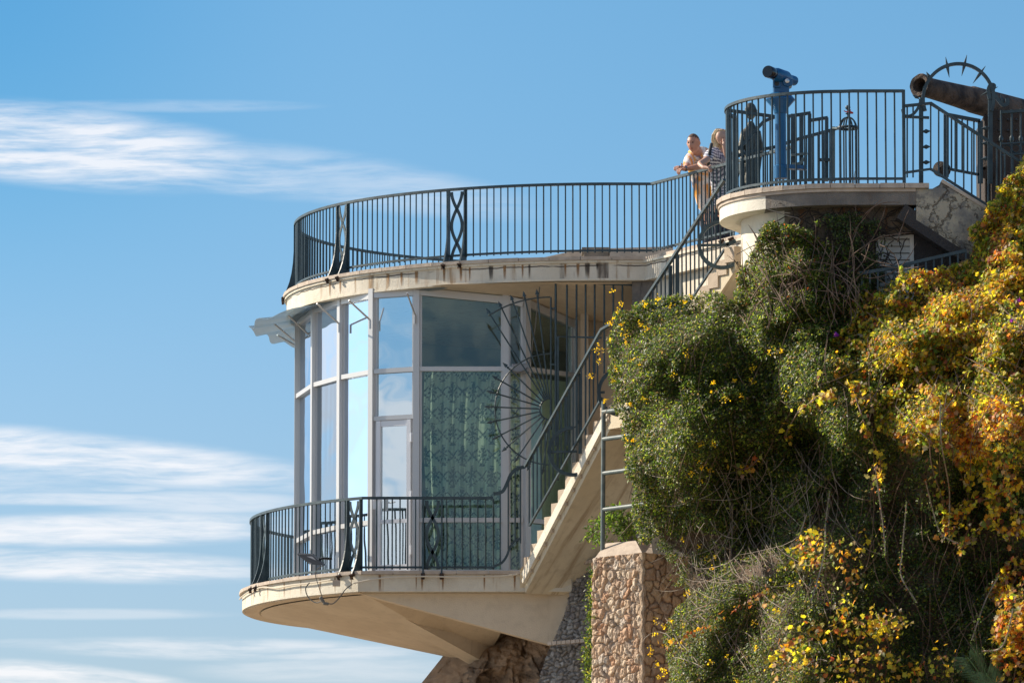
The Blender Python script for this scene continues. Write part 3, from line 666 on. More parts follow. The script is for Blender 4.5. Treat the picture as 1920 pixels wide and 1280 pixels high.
# big shaded web under the lower flight down to the corbel
u1 = stA-Vector((0, 0, .20))+sd1*.03; u2 = stB-Vector((0, 0, .21))+sd1*.03
web = MB(); wl = P(975, 1068, 76.15); 
web.poly([wl, P(1168, 775, 74.2), P(1200, 800, 74.6), P(1120, 960, 75.6), P(1071, 1062, 76.2), P(1071, 1108, 76.27), P(975, 1108, 76.27)], [(0, 1, 2, 3, 4), (0, 4, 5, 6)])
web.v = web.v; web.build('stair_web', M['stairside'], stc)
sp_ = MB(); e0 = stA-Vector((0, 0, .075))-sd1*.03; e1 = stB-Vector((0, 0, .075))-sd1*.03; sp_.sweep([e0, e1], .04, .07); sp_.sweep([e0-Vector((0, 0, .085)), e1-Vector((0, 0, .085))], .05, .05); sp_.build('stringer_moulding', M['white_wall'], stc)
# stair railing
sr = thing('stair_railing', stA, 'sloping dark iron railing on the open side of the cliff stair', 'railing')
off = -sd1*.05
ra_, rb_, rc_, rd_ = P(985, 874, 76.0), P(1128, 618, 74.3), P(1193, 588, 73.8), P(1358, 337, 72.1)
top = [ra_, rb_]; 
MB().sweep([ra_, rb_, P(1146, 607, 74.1)], .045, .035).build('top_rail', M['iron'], sr)
MB().sweep([P(1185, 600, 73.9), rd_], .045, .035).build('top_rail', M['iron'], sr)
dz = Vector((0, 0, .90))
MB().sweep([ra_.lerp(rb_, .06)-dz, rb_-dz], .028, .026).build('bottom_rail', M['iron'], sr)
MB().sweep([rc_-dz, rd_-dz], .028, .026).build('bottom_rail', M['iron'], sr)
mb_ = bar_mesh('baluster', .90, .02)
for a, b, n in ((ra_, rb_, 19), (rc_, rd_, 21)):
    for i in range(1, n): put('baluster', mb_, a.lerp(b, i/n)-dz, sr)
for fpx, Yp, y0, y1 in ((1257, 73.2, 498, 640), (1270, 73.1, 478, 620), (1088, 74.9, 700, 850)):
    MB().sweep([P(fpx, y1, Yp-.02), P(fpx, y0, Yp-.02)], .05, .035, up=(0, 1, 0)).build('post', M['iron'], sr)
def hoop(cx, cy, r, Y, a0, a1, bar_l=0, w_=.045):
    pts = [P(cx+r*math.cos(R(a)), cy-r*math.sin(R(a)), Y) for a in np.linspace(a0, a1, 28)]
    m_ = MB(); m_.sweep(pts, .046, w_, up=(0, 1, 0)); m_.sweep(pts, .05, .012, up=(0, 1, 0)) if False else None
    if bar_l: m_.sweep([P(cx-r-4, cy+1, Y), P(cx+bar_l, cy, Y)], .03, .032, up=(0, 0, 1))
    return m_
m_ = hoop(1354, 459, 43, 72.0, 62, 312, 12, .07); m_.sweep([P(1362, 459, 72), P(1380, 452, 72)], .03, .05); m_.build('hoop', M['iron'], sr)
m_ = hoop(1074, 846, 44, 74.95, 88, 292, 8, .07); m_.sweep(cr([P(1074, 802, 74.95), P(1081, 798, 74.95), P(1085, 788, 74.95), P(1086, 778, 74.95)]), .014, .05, up=(0, 1, 0)); m_.build('hoop', M['iron'], sr)
m_ = hoop(1166, 735, 43, 74.0, 100, 262, -32, .07); m_.build('hoop', M['iron'], sr)
fr_ = thing('inner_stair_railing', stA+sd1*Wst, 'second sloping iron railing on the wall side of the cliff stair', 'railing')
o2 = sd1*(Wst-.05); 
MB().sweep([ra_+o2-Vector((0, 0, .0)), rb_+o2], .04, .03).build('top_rail', M['iron'], fr_); MB().sweep([(ra_+o2).lerp(rb_+o2, .1)-dz, rb_+o2-dz], .028, .026).build('bottom_rail', M['iron'], fr_)
for i in range(1, 17): put('baluster', mb_, (ra_+o2).lerp(rb_+o2, i/17)-dz, fr_)

# ---------------- sunburst security grille ----------------
YG = 76.2
gr = thing('sunburst_grille', P(1042, 800, YG), 'iron security grille with a half sun of arrow tipped rays over the stair foot', 'grille')
g = MB(); g.tube(ppath([(1033, 557), (1033, 805)], YG), .012, 6); g.build('upright', M['iron'], gr)
hub = (1032, 767)
def arc(cx, cy, r, a0, a1, n, Y): return [P(cx+r*math.cos(R(a)), cy-r*math.sin(R(a)), Y) for a in np.linspace(a0, a1, n)]
MB().tube(arc(*hub, 20, 90, 270, 20, YG), .011, 6).build('hub_ring', M['iron'], gr)
MB().tube(arc(*hub, 104, 90, 268, 40, YG), .010, 6).build('inner_arc', M['iron'], gr)
MB().tube(arc(*hub, 210, 90, 123.5, 14, YG), .010, 6).build('outer_arc', M['iron'], gr)
tips = [(911, 577), (934, 564), (957, 552), (981, 545), (1006, 541), (942, 679), (922, 704), (911, 732), (907, 762), (911, 793), (922, 824), (940, 847), (963, 868), (988, 883), (1017, 890)]
for (x, y) in tips:
    dxp, dyp = x-hub[0], y-hub[1]; L_ = math.hypot(dxp, dyp); ux, uy = dxp/L_, dyp/L_
    m_ = MB(); m_.tube([P(hub[0]+ux*20, hub[1]+uy*20, YG), P(x-ux*9, y-uy*9, YG)], .0105, 6)
    tip = P(x, y, YG); b = P(x-ux*11, y-uy*11, YG); n_ = Vector((-(-uy), 0, -(-ux))); ax = (tip-b).normalized(); pr = ax.cross(Vector((0, 1, 0)))
    m_.poly([tip, b+pr*.028, b+ax*.012, b-pr*.028, b+Vector((0, .012, 0)), b-Vector((0, .012, 0))], [(0, 1, 4), (0, 4, 3), (0, 3, 5), (0, 5, 1), (1, 2, 4), (2, 3, 4), (3, 2, 5), (2, 1, 5)])
    m_.lathe([(.001, -.02), (.017, -.008), (.017, .004), (.001, .014)], P(x-ux*14, y-uy*14, YG), ax, 8)
    m_.build('ray', M['iron'], gr)
MB().sweep(ppath([(1040, 529), (1192, 535)], YG), .02, .02).build('top_bar', M['iron'], gr)
for i, x in enumerate((1042, 1063, 1081, 1098, 1115, 1133, 1150, 1167, 1189)):
    MB().tube(ppath([(x, 529+(x-1040)*.04), (x, 835 if x < 1100 else 700)], YG), .0135 if i else .017, 6).build('bar', M['iron'], gr)
m_ = MB(); m_.sweep(ppath([(1046, 900), (1046, 631), (1128, 633)], YG), .03, .03, up=(0, 1, 0)); m_.build('gate_frame', M['iron'], gr)
m_ = MB(); m_.sweep(ppath([(1033, 578), (1042, 578)], YG), .02, .02); m_.sweep(ppath([(1033, 683), (1042, 683)], YG), .02, .02); m_.build('hinge', M['iron'], gr)
m_ = MB(); m_.tube(ppath([(1033, 748), (1033, 787)], YG), .016, 6); m_.build('hub_plate', M['iron'], gr)

# floodlight + cables on the balcony corner
fl = thing('floodlight', P(625, 1052, 76.1), 'black led floodlight clamped to the balcony railing corner', 'lamp')
a, b, c, d = P(557, 1039, 75.95), P(586, 1040, 75.95), P(608, 1060, 75.75), P(580, 1057, 75.75)
lf = MB(); lf.poly([a, b, c, d, a+Vector((.01, .12, .03)), b+Vector((.01, .12, .03)), c+Vector((.01, .12, .03)), d+Vector((.01, .12, .03))], [(0, 1, 2, 3), (4, 7, 6, 5), (0, 4, 5, 1), (1, 5, 6, 2), (2, 6, 7, 3), (3, 7, 4, 0)])
lf.build('lamp_head', M['black'], fl)
s1 = [a.lerp(c, .12), b.lerp(d, .12), c.lerp(a, .14), d.lerp(b, .12)]; s1 = [v-Vector((0, .004, .004)) for v in s1]
MB().poly(s1, [(0, 1, 2, 3)]).build('lamp_glass', M['dark_box'], fl)
MB().sweep([P(600, 1048, 75.9), P(604, 1046, 76.0), P(621, 1047, 76.2)], .03, .03).build('arm', M['black'], fl)
cb = MB(); cb.tube(cr([P(606, 1060, 75.9), P(594, 1067, 75.95), P(592, 1080, 76.0), P(598, 1100, 76.0), P(604, 1118, 76.05), P(606, 1124, 76.0)]), .006, 5)
cb.tube(cr([P(580, 1092, 76.15), P(573, 1103, 76.1), P(578, 1119, 76.1), P(592, 1129, 76.05), P(603, 1126, 76.0)]), .008, 5)
cb.tube(cr([P(612, 1130, 76.0), P(624, 1131, 76.0), P(636, 1120, 76.05), P(648, 1104, 76.15), P(660, 1095, 76.18)]), .008, 5)
cb.lathe([(.01, -.05), (.022, -.04), (.022, .03), (.01, .05)], P(604, 1124, 75.98), (.6, 0, -.8), 8); cb.lathe([(.01, -.04), (.02, -.03), (.02, .03), (.01, .04)], P(611, 1131, 75.98), (1, 0, -.1), 8)
cb.build('cable', M['cable'], fl)
cd = MB(); k0 = [P(662, 1093, 76.17)]+[P(x, y, 76.17) for x, y in ((690, 1087), (730, 1082), (790, 1080), (860, 1081), (930, 1080), (970, 1076))]; cd.tube(cr(k0), .011, 6)
k1 = [Vector((*ell(RL+.035, RL+.035, cyl, R(-47-j*5)), ZL-.09-.02*math.sin(j*1.1)-(.03 if j == 3 else 0))) for j in range(9)]; cd.tube(cr(k1), .011, 6)
setp(cd.build('conduit', M['white_cable'], None, True), 'cream conduit looping along the lower balcony fascia', 'cable')
bxp = P(642, 1098, 76.12); m_ = MB(); m_.box((bxp.x-.13, bxp.y-.02, bxp.z-.0), (bxp.x-.03, bxp.y+.06, bxp.z+.075)); setp(m_.build('junction_box', M['coping'], None, origin=bxp), 'small beige box under the coping at the lower balcony corner', 'electric box')
# ---------------- viewpoint terrace at the upper right ----------------
YT = 69.5; ZV = ZU
vt = thing('viewpoint_terrace', (4.4, 70.5, ZV-3), 'cream and grey rounded viewpoint terrace on a thick column above the creepers', 'terrace')
tcx, tcy, tr = P(1582, 332, YT).x, 0, 1.50
tcy = YT+1.50
xr = P(1718, 332, YT).x
def tplan(g, xe=None):
    a = [(tcx+(tr-.02+g)*math.sin(R(q)), tcy-(tr+g)*math.cos(R(q))) for q in range(0, -121, -4)]
    return [(xr if xe is None else xe, YT-g)]+a+[(tcx-1.0, 72.5), (xr if xe is None else xe, 72.5)]
ZF0 = P(1600, 384, YT).z
k = 7
pl = tplan(0)
# split the fascia: painted cream on the curve, bare weathered cement along the front
cut = next(i for i, p in enumerate(pl) if i > 0 and p[0] < P(1447, 300, 69.8).x)
MB().prism(pl[cut:-1]+[(pl[cut][0]+.002, 72.5)], ZF0, ZV-.06).build('painted_slab', M['white_wall'], vt)
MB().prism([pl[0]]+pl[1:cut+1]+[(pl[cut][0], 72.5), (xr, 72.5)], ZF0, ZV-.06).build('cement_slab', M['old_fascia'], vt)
MB().prism(tplan(.02, xr-.01), ZV-.10, ZV-.062).build('moulding', M['coping'], vt)
cop = MB(); coping_run(cop, [(P(1742, 332, YT).x, YT-.05)]+tplan(.05)[1:-2], -.4, ZV-.058, ZV, .3); cop.build('coping', M['coping'], vt)
# curved base wall: cream on the round end, bare masonry along the front
cw = tplan(-.27); cw = [(x, min(y, 72.45)) for x, y in cw]
cut2 = next(i for i, p in enumerate(cw) if i > 0 and p[0] < P(1478, 300, 69.9).x)
MB().prism(cw[cut2:-1]+[(cw[cut2][0]+.002, 72.45)], ZV-1.75, ZF0+.002).build('column', M['white_wall'], vt)
xa_cut = cw[cut2][0]
yw = YT+.27; xa = xa_cut; xw = P(1712, 440, yw).x
zwt = P(1600, 437, yw).z
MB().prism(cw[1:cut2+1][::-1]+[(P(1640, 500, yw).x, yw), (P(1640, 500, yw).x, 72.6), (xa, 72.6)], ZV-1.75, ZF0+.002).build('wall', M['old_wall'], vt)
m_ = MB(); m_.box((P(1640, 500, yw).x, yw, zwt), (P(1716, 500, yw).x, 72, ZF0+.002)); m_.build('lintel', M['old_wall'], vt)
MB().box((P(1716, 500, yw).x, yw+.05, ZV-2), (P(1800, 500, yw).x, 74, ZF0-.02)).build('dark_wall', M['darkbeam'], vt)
# shuttered window
wa, wb = P(1642, 440, yw+.1), P(1714, 572, yw+.1)
m_ = MB()
for (xx0, xx1, z0_, z1_) in ((wa.x, wa.x+.05, wb.z, wa.z), (wb.x-.05, wb.x, wb.z, wa.z), (wa.x+.05, wb.x-.05, wa.z-.05, wa.z), (wa.x+.05, wb.x-.05, wb.z, wb.z+.05)): m_.box((xx0, yw+.06, z0_), (xx1, yw+.12, z1_))
wn_ = m_.build('window', M['shutter'], vt)
m_ = MB(); z = wb.z+.06
while z < wa.z-.06:
    m_.poly([(wa.x+.05, yw+.11, z+.075), (wb.x-.05, yw+.11, z+.075), (wb.x-.05, yw+.075, z), (wa.x+.05, yw+.075, z), (wa.x+.05, yw+.125, z+.07), (wb.x-.05, yw+.125, z+.07), (wb.x-.05, yw+.09, z-.004), (wa.x+.05, yw+.09, z-.004)], [(0, 1, 2, 3), (4, 7, 6, 5), (0, 4, 5, 1), (3, 2, 6, 7), (0, 3, 7, 4), (1, 5, 6, 2)]); z += .085
m_.build('shutter', M['shutter'], wn_)
MB().box((wa.x, yw+.13, wb.z), (wb.x, yw+.16, wa.z)).build('backing', M['dark_box'], wn_)
# dark raking beam (underside of the descending stair)
b0, b1 = P(1688, 398, YT+.12), P(1822, 486, YT+.12)
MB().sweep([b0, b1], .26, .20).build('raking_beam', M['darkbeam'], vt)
# plastered parapet of the descending stair
w0 = [P(1718, 345, YT-.01), P(1748, 345, YT-.01), P(1768, 343, YT-.01), P(1990, 478, YT-.01), P(1990, 600, YT-.01), P(1820, 478, YT-.01), P(1718, 412, YT-.01)]
w0[0].z = w0[1].z = ZV-.064
MB().extr(w0, (0, .22, 0)).build('parapet', M['crack_wall'], vt)
MB().sweep([P(1764, 341, YT+.1), P(1990, 478, YT+.1)], .25, .04).build('parapet_coping', M['coping'], vt)

# railing of the viewpoint
vr = thing('viewpoint_railing', (tcx, YT+.1, ZV), 'tall dark railing round the viewpoint with the blue telescope', 'railing')
rr = tr-.11
cpt = lambda q: Vector((tcx+rr*math.sin(R(q)), tcy-rr*math.cos(R(q)), ZV))
xe_ = P(1695, 300, YT+.08).x
path = [Vector((xe_-(xe_-tcx)*j/6, YT+.08, ZV)) for j in range(6)]+[cpt(-q*3) for q in range(0, 40)]
hv = P(1600, 171, YT+.08).z-ZV
MB().sweep([p+Vector((0, 0, hv)) for p in path], .05, .035).build('top_rail', M['iron'], vr)
MB().sweep([p+Vector((0, 0, .075)) for p in path], .032, .03).build('bottom_rail', M['iron'], vr)
balusters(vr, [p+Vector((0, 0, .0)) for p in resample(path, .112)], hv, .019)
m_ = MB(); q = path[0]; m_.box((q.x-.02, q.y-.02, ZV), (q.x+.02, q.y+.02, ZV+hv+.015)); m_.build('end_post', M['iron'], vr)
# descending railing
dr_ = thing('descending_railing', P(1745, 320, YT+.05), 'iron railing running down the steps right of the viewpoint', 'railing')
YD = YT+.05
MB().sweep(ppath([(1696, 199), (1745, 194), (1912, 303)], YD), .05, .035, up=(0, 0, 1)).build('top_rail', M['iron'], dr_)
MB().sweep(ppath([(1696, 324), (1745, 317), (1878, 402)], YD), .032, .03).build('bottom_rail', M['iron'], dr_)
for x in (1701, 1712, 1745, 1760, 1776, 1791, 1807, 1822, 1838, 1853, 1869, 1884, 1899):
    yt = 199 if x < 1720 else 194+max(0, x-1745)*.653; yb = 330 if x < 1720 else min(317+max(0, x-1745)*.64, 400)
    if x == 1838: yb = 415
    MB().sweep([P(x, yb+3, YD), P(x, yt, YD)], .019, .019, up=(0, 1, 0)).build('baluster', M['iron'], dr_)

# thorn arch
ta = thing('thorn_arch', P(1792, 335, 70.2), 'iron arch ringed with long thorns above the cannon', 'arch')
YA = 70.0
ringp = arc(1797, 186, 66, -20, 200, 44, YA)
MB().sweep(ringp, .04, .045, up=(0, 1, 0)).build('ring', M['iron'], ta)
def thorn(x0, y0, x1, y1, Y=YA, w_=.022, parent=None):
    a = P(x0, y0, Y); b = P(x1, y1, Y); m = (a+b)/2; m_ = MB(); m_.tube([a, m, b], [.002, w_, .002], 6); return m_.build('thorn', M['iron'], parent or ta)
for t_ in ((1773, 107, 1780, 146), (1813, 103, 1803, 143), (1848, 124, 1824, 157), (1871, 163, 1838, 180), (1737, 135, 1745, 150), (1876, 177, 1882, 200), (1711, 178, 1724, 186)): thorn(*t_)
for x in (1727, 1857):
    MB().sweep(ppath([(x, 186 if x < 1800 else 175), (x, 345)], YA+.02), .055, .04, up=(0, 1, 0)).build('post', M['iron'], ta)
for y in (247, 276, 305): thorn(1728, y, 1745, y-1, YA, .03)
for y in (240, 268, 297): thorn(1856, y, 1840, y+1, YA, .03)
m_ = MB(); m_.sweep(cr(ppath([(1692, 205), (1696, 217), (1708, 217), (1718, 208), (1724, 196), (1728, 184)], YA)), .035, .03, up=(0, 1, 0)); m_.sweep(ppath([(1691, 219), (1742, 221)], YA), .05, .03); m_.build('scroll', M['iron'], ta)
m_ = MB(); m_.sweep(cr(ppath([(1856, 186), (1853, 170), (1857, 160), (1864, 161), (1862, 172), (1869, 184), (1880, 197), (1889, 194), (1888, 184)], YA)), .045, .035, up=(0, 1, 0)); m_.build('scroll', M['iron'], ta)

# gate panel
gt = thing('low_gate', P(1806, 330, 70.6), 'small framed iron gate left ajar in front of the cannon carriage', 'gate')
YP = 70.6
gx = (1774, 1838); ytop = lambda x: 215+(x-1774)*.19; ybot = lambda x: 316+(x-1774)*.19
for x in gx: MB().sweep([P(x, ybot(x)+16, YP), P(x, ytop(x), YP)], .065, .05, up=(0, 1, 0)).build('gate_post', M['iron'], gt)
m_ = MB(); m_.sweep([P(gx[0], ytop(gx[0]), YP), P(gx[1], ytop(gx[1]), YP)], .05, .045); m_.sweep([P(gx[0], ybot(gx[0]), YP), P(gx[1], ybot(gx[1]), YP)], .05, .03); m_.build('rail', M['iron'], gt)
for x in (1784, 1794, 1804, 1814, 1826): MB().sweep([P(x, ybot(x), YP), P(x, ytop(x), YP)], .02, .02, up=(0, 1, 0)).build('baluster', M['iron'], gt)

# cannon on its timber carriage
ca = thing('cannon', P(1860, 335, 72.2), 'old rusted cannon pointing out over the terrace on a dark timber carriage', 'cannon')
mz = P(1724, 160, 71.0); far = P(1915, 212, 72.9); ax = (far-mz).normalized(); Lc = (far-mz).length
rM = .148
prof = [(rM*.60, .22), (rM*.60, .012), (rM*.64, 0), (rM*.93, -.01), (rM*1.02, .02), (rM*1.0, .09), (rM*.93, .14), (rM*.86, .2), (rM*.93, .5), (rM*1.0, .9), (rM*1.08, 1.2), (rM*1.16, 1.24), (rM*1.14, 1.4), (rM*1.22, Lc), (rM*1.25, Lc+.5), (rM*.9, Lc+.7), (.001, Lc+.8)]
bm_ = MB(); bm_.lathe(prof, mz, ax, 40)
for i, v in enumerate(bm_.v):
    n_ = mnoise.noise(v*7)*.010+mnoise.noise(v*22)*.005
    c_ = mz+ax*(v-mz).dot(ax); d = (v-c_)
    if d.length > .02: bm_.v[i] = v+d.normalized()*n_
bm_.build('barrel', M['cannon'], ca, smooth=True)
MB().lathe([(rM*.62, .2), (.001, .21)], mz, ax, 20).build('bore', M['black'], ca)
tm = MB(); tm.box((P(1842, 300, 72.2).x, 71.9, ZV+.05), (P(1852, 300, 72.2).x, 73.2, P(1850, 222, 72.2).z)); tm.box((P(1853, 300, 72.2).x, 71.85, ZV+.12), (P(1990, 300, 72.2).x, 72.0, P(1850, 214, 72.2).z))
tm.build('carriage', M['timber'], ca, bevel=.01)
def wheel(x, y, Y, r): 
    m = MB(); c = P(x, y, Y); m.lathe([(r, -.06), (r, .06), (r*.6, .07), (r*.2, .09), (r*.2, -.09), (r*.6, -.07), (r, -.06)], c, (.5, 1, 0), 20); m.build('wheel', M['timber'], ca, smooth=True)
wheel(1766, 318, 72, .10); wheel(1850, 318, 71.8, .12)
for x in (1874, 1890, 1906):
    for y in (225, 245, 265): MB().lathe([(.001, -.03), (.018, -.02), (.02, .0)], P(x, y, 71.85), (0, 1, 0), 8).build('bolt', M['black'], ca)
pb = MB(); pb.box((P(1835, 330, 72).x, 71.5, ZV-.3), (P(1990, 330, 72).x, 73.4, ZV+.06)); setp(pb.build('plinth', M['old_fascia'], None, origin=P(1900, 332, 72)), 'low stone plinth under the cannon carriage', 'plinth')
# ornate railing far right
orr = thing('ring_railing', P(1900, 300, 70.4), 'short iron railing with a frieze of rings beside the cannon carriage', 'railing')
YO = 70.3
MB().sweep(ppath([(1876, 211), (1990, 203)], YO), .05, .035).build('top_rail', M['iron'], orr)
m_ = MB(); m_.sweep(ppath([(1876, 270), (1990, 262)], YO), .03, .02); m_.sweep(ppath([(1876, 291), (1990, 283)], YO), .03, .02); m_.build('frieze_rail', M['iron'], orr)
for i in range(7):
    x = 1888+i*16.5; m_ = MB(); m_.tube(arc(x, 280-i*1.1, 7.6, 0, 340, 16, YO), .008, 5, closed=True); m_.build('ring', M['iron'], orr)
for x in (1877, 1897, 1914, 1931, 1948, 1965): 
    m_ = MB(); m_.tube(ppath([(x, 207-(x-1877)*.07), (x, 345)], YO), .012, 6); m_.lathe([(.012, -.05), (.026, -.02), (.026, .01), (.012, .04)], P(x, 260, YO), (0, 0, 1), 8); m_.build('baluster', M['iron'], orr)

# blue coin telescope
YB = 70.35
tl = thing('coin_telescope', P(1464, 332, YB), 'bright blue coin operated telescope on a tall blue pillar', 'telescope')
bse = P(1464, 334, YB); X0 = bse.x; zf = lambda y: P(1464, y, YB).z
px_ = YB/F
MB().lathe([(10.5*px_, zf(334)), (10.5*px_, zf(213)), (12*px_, zf(212)), (12*px_, zf(203))], (X0, YB, 0), (0, 0, 1), 24).build('pillar', M['blue'], tl, smooth=True)
m_ = MB(); m_.lathe([(13*px_, zf(335)), (13*px_, zf(312)), (10.6*px_, zf(310))], (X0, YB, 0), (0, 0, 1), 24); m_.build('collar', M['blue'], tl, smooth=True)
MB().lathe([(12*px_, zf(213)), (14*px_, zf(204)), (27.5*px_, zf(189)), (28*px_, zf(187)), (19*px_, zf(176)), (15*px_, zf(175))], (X0, YB, 0), (0, 0, 1), 24).build('cone_housing', M['blue'], tl, smooth=True)
m_ = MB(); m_.extr(ppath([(1450, 176), (1480, 176), (1480, 158), (1481, 150), (1474, 145), (1452, 147), (1450, 152)], YB-.10), (0, .2, 0)); m_.build('coin_box', M['blue'], tl, bevel=.012)
m_ = MB(); m_.extr(ppath([(1449, 150), (1464, 150), (1464, 164), (1449, 164)], YB-.13), (0, .035, 0)); cb_ = m_.build('coin_slot', M['blue'], tl, bevel=.006)
MB().lathe([(.001, -.012), (4.6*px_, -.01), (4.6*px_, .0)], P(1456.5, 157, YB-.13), (0, 1, 0), 16).build('coin_return', M['black'], cb_)
e0, e1 = P(1441, 135, YB-.35), P(1489, 152, YB+.25); axx = (e1-e0).normalized()
m_ = MB(); m_.lathe([(.072, .0), (.078, .015), (.075, .14), (.060, .16), (.055, .24)], e0-axx*.03, axx, 20); h_ = m_.build('objective_tube', M['lens'], tl, smooth=True)
m_ = MB(); m_.lathe([(.062, .10), (.062, .17), (.078, .20), (.088, .26), (.088, .48), (.07, .54), (.055, .60), (.062, .64), (.062, .72), (.03, .74)], e0-axx*.03, axx, 20); m_.build('scope_body', M['blue'], tl, smooth=True)
MB().lathe([(.001, -.02), (.028, -.014), (.028, .02)], P(1476, 152, YB-.14), (0, 1, 0), 14).build('pivot_cap', M['chrome'], tl, smooth=True)
m_ = MB(); m_.extr(ppath([(1466, 148), (1487, 148), (1486, 160), (1476, 163), (1468, 160)], YB-.12), (0, .24, 0)); m_.build('yoke', M['blue'], tl, bevel=.01)
m_ = MB(); m_.sweep([P(1470, 313, YB), P(1513, 315, YB)], .12, .05); m_.build('foot_step', M['blue'], tl)

# bronze statue of a standing man (seen through the railing)
def skin(name, joints, edges, m, parent=None, root=0, sub=2, k=1.):
    o_ = ORG[parent.name] if parent is not None else Vector((0, 0, 0))
    me = bpy.data.meshes.new(name); me.from_pydata([tuple(Vector(j[:3])-o_) for j in joints], edges, [])
    ob = bpy.data.objects.new(name, me); COL.objects.link(ob)
    md = ob.modifiers.new('skin', 'SKIN'); md.use_smooth_shade = True
    for i, j in enumerate(joints):
        r = j[3]; r = r if hasattr(r, '__len__') else (r, r)
        me.skin_vertices[0].data[i].radius = (r[0]*k, r[1]*k); me.skin_vertices[0].data[i].use_root = (i == root)
    s_ = ob.modifiers.new('sub', 'SUBSURF'); s_.levels = sub; s_.render_levels = sub
    me.materials.append(m)
    if parent is not None: ob.parent = parent
    ORG[ob.name] = o_
    return ob
XS = P(1408, 300, 74.6).x; YS = 74.6
st = thing('statue', (XS, YS, ZU), 'dark bronze statue of a standing man leaning on the terrace rail', 'statue')
g = lambda x, y, z, r: (XS+x*.5, YS+y*.9, ZU+z, (r[0]*.55, r[1]*.7) if hasattr(r, '__len__') else r*.7)
J = [g(0, 0, .98, (.19, .15)), g(0, 0, 1.2, (.17, .13)), g(0, 0, 1.42, (.22, .14)), g(0, 0, 1.53, .09), g(0, -.01, 1.62, .065),
     g(.1, 0, .9, .11), g(.12, .02, .5, .08), g(.13, .04, .08, .055), g(.14, -.12, .03, .05),
     g(-.1, 0, .9, .11), g(-.13, -.02, .5, .08), g(-.14, 0, .08, .055), g(-.16, -.16, .03, .05),
     g(.20, 0, 1.44, .08), g(.24, .05, 1.2, .06), g(.2, -.02, .98, .045), g(.18, -.05, .9, .04),
     g(-.20, 0, 1.44, .08), g(-.27, -.05, 1.2, .06), g(-.22, -.2, 1.05, .045), g(-.18, -.26, 1.03, .04)]
E = [(0, 1), (1, 2), (2, 3), (3, 4), (0, 5), (5, 6), (6, 7), (7, 8), (0, 9), (9, 10), (10, 11), (11, 12), (2, 13), (13, 14), (14, 15), (15, 16), (2, 17), (17, 18), (18, 19), (19, 20)]
skin('body', J, E, M['bronze'], st)
def head_mesh(name, c, fwd, m, parent, s=1., tilt=0.):
    "oval head with brow, nose, lips, chin and ears; c=centre of skull"
    bm = bmesh.new(); bmesh.ops.create_uvsphere(bm, u_segments=40, v_segments=28, radius=1)
    G = lambda p, c_, s_: math.exp(-sum(((a-b)/q)**2 for a, b, q in zip(p, c_, s_)))
    for v in bm.verts:
        p = v.co.copy(); x, y, z = p     # local: y forward(-), we use +y = face
        q = Vector((x*.075, y*.095, z*.115))
        if z < 0: q.x *= 1+.12*z; q.y *= 1-.02*z*z
        if z < -.2 and y < 0: q.y *= 1+.35*(z+.2)
        h = 0
        h += .024*G(p, (0, 1, -.18), (.16, .5, .17)) + .012*G(p, (0, 1, .08), (.12, .5, .2))   # nose
        h -= .013*(G(p, (.36, .92, .12), (.2, .4, .13))+G(p, (-.36, .92, .12), (.2, .4, .13)))      # sockets
        h += .007*(G(p, (.34, .9, .34), (.3, .4, .1))+G(p, (-.34, .9, .34), (.3, .4, .1)))       # brow
        h += .006*G(p, (0, .9, -.46), (.22, .5, .05))+.006*G(p, (0, .9, -.58), (.2, .5, .05))-.004*G(p, (0, .9, -.52), (.25, .5, .03))
        h += .010*G(p, (0, .75, -.86), (.3, .5, .16))
        h += .014*(G(p, (1, .0, -.05), (.3, .14, .24))+G(p, (-1, .0, -.05), (.3, .14, .24)))
        if abs(x) > .85 and abs(y) < .2 and abs(z+.05) < .3: q.x += math.copysign(.006, x)
        n = Vector((x, y, z)).normalized(); q += n*h; v.co = q*s
    f = Vector(fwd).normalized(); up = Vector((0, 0, 1)); xx = f.cross(up).normalized(); up = xx.cross(f)
    Mx = Matrix((xx, f, up)).transposed().to_4x4(); Mx.translation = Vector(c)-ORG[parent.name]
    bm.transform(Mx); me = bpy.data.meshes.new(name); bm.to_mesh(me); bm.free(); me.polygons.foreach_set('use_smooth', [True]*len(me.polygons)); me.materials.append(m)
    ob = bpy.data.objects.new(name, me); COL.objects.link(ob); ob.parent = parent; ORG[ob.name] = ORG[parent.name]
    Mw = Mx.copy(); Mw.translation = Vector(c)
    return ob, Mw
h_, _ = head_mesh('head', (XS+.0, YS-.03, ZU+1.74), (-.5, -1, -.1), M['bronze'], st)
# coat skirt
MB().lathe([(.09, 1.05), (.115, .8), (.13, .55), (.125, .5), (.10, .8), (.07, 1.04)], (XS, YS, ZU), (0, 0, 1), 20).build('coat', M['bronze'], st, smooth=True)

# distant terrace railings seen behind the viewpoint
def simple_rail(name, label, pts, Y, x_list, cat='railing', wt=.05, bottom=None):
    t = thing(name, P(pts[0][0], 330, Y), label, cat)
    MB().sweep([P(x, y, Y) for x, y in pts], wt, .04).build('top_rail', M['iron'], t)
    def yt(x):
        for (xa_, ya_), (xb_, yb_) in zip(pts, pts[1:]):
            if xa_ <= x <= xb_: return ya_+(yb_-ya_)*(x-xa_)/(xb_-xa_)
        return pts[-1][1]
    for x in x_list: MB().sweep([P(x, 360, Y), P(x, yt(x), Y)], .02, .02, up=(0, 1, 0)).build('baluster', M['iron'], t)
    return t
r1 = simple_rail('rear_railing', 'level iron railing behind the bronze statue', [(1362, 207), (1395, 211), (1453, 219)], 73.6, list(range(1366, 1452, 13)))
r2 = simple_rail('ramp_railing', 'sloping iron handrail climbing behind the blue telescope pillar', [(1372, 291), (1396, 268), (1432, 228), (1452, 220)], 73.2, [1380, 1392, 1405, 1418])
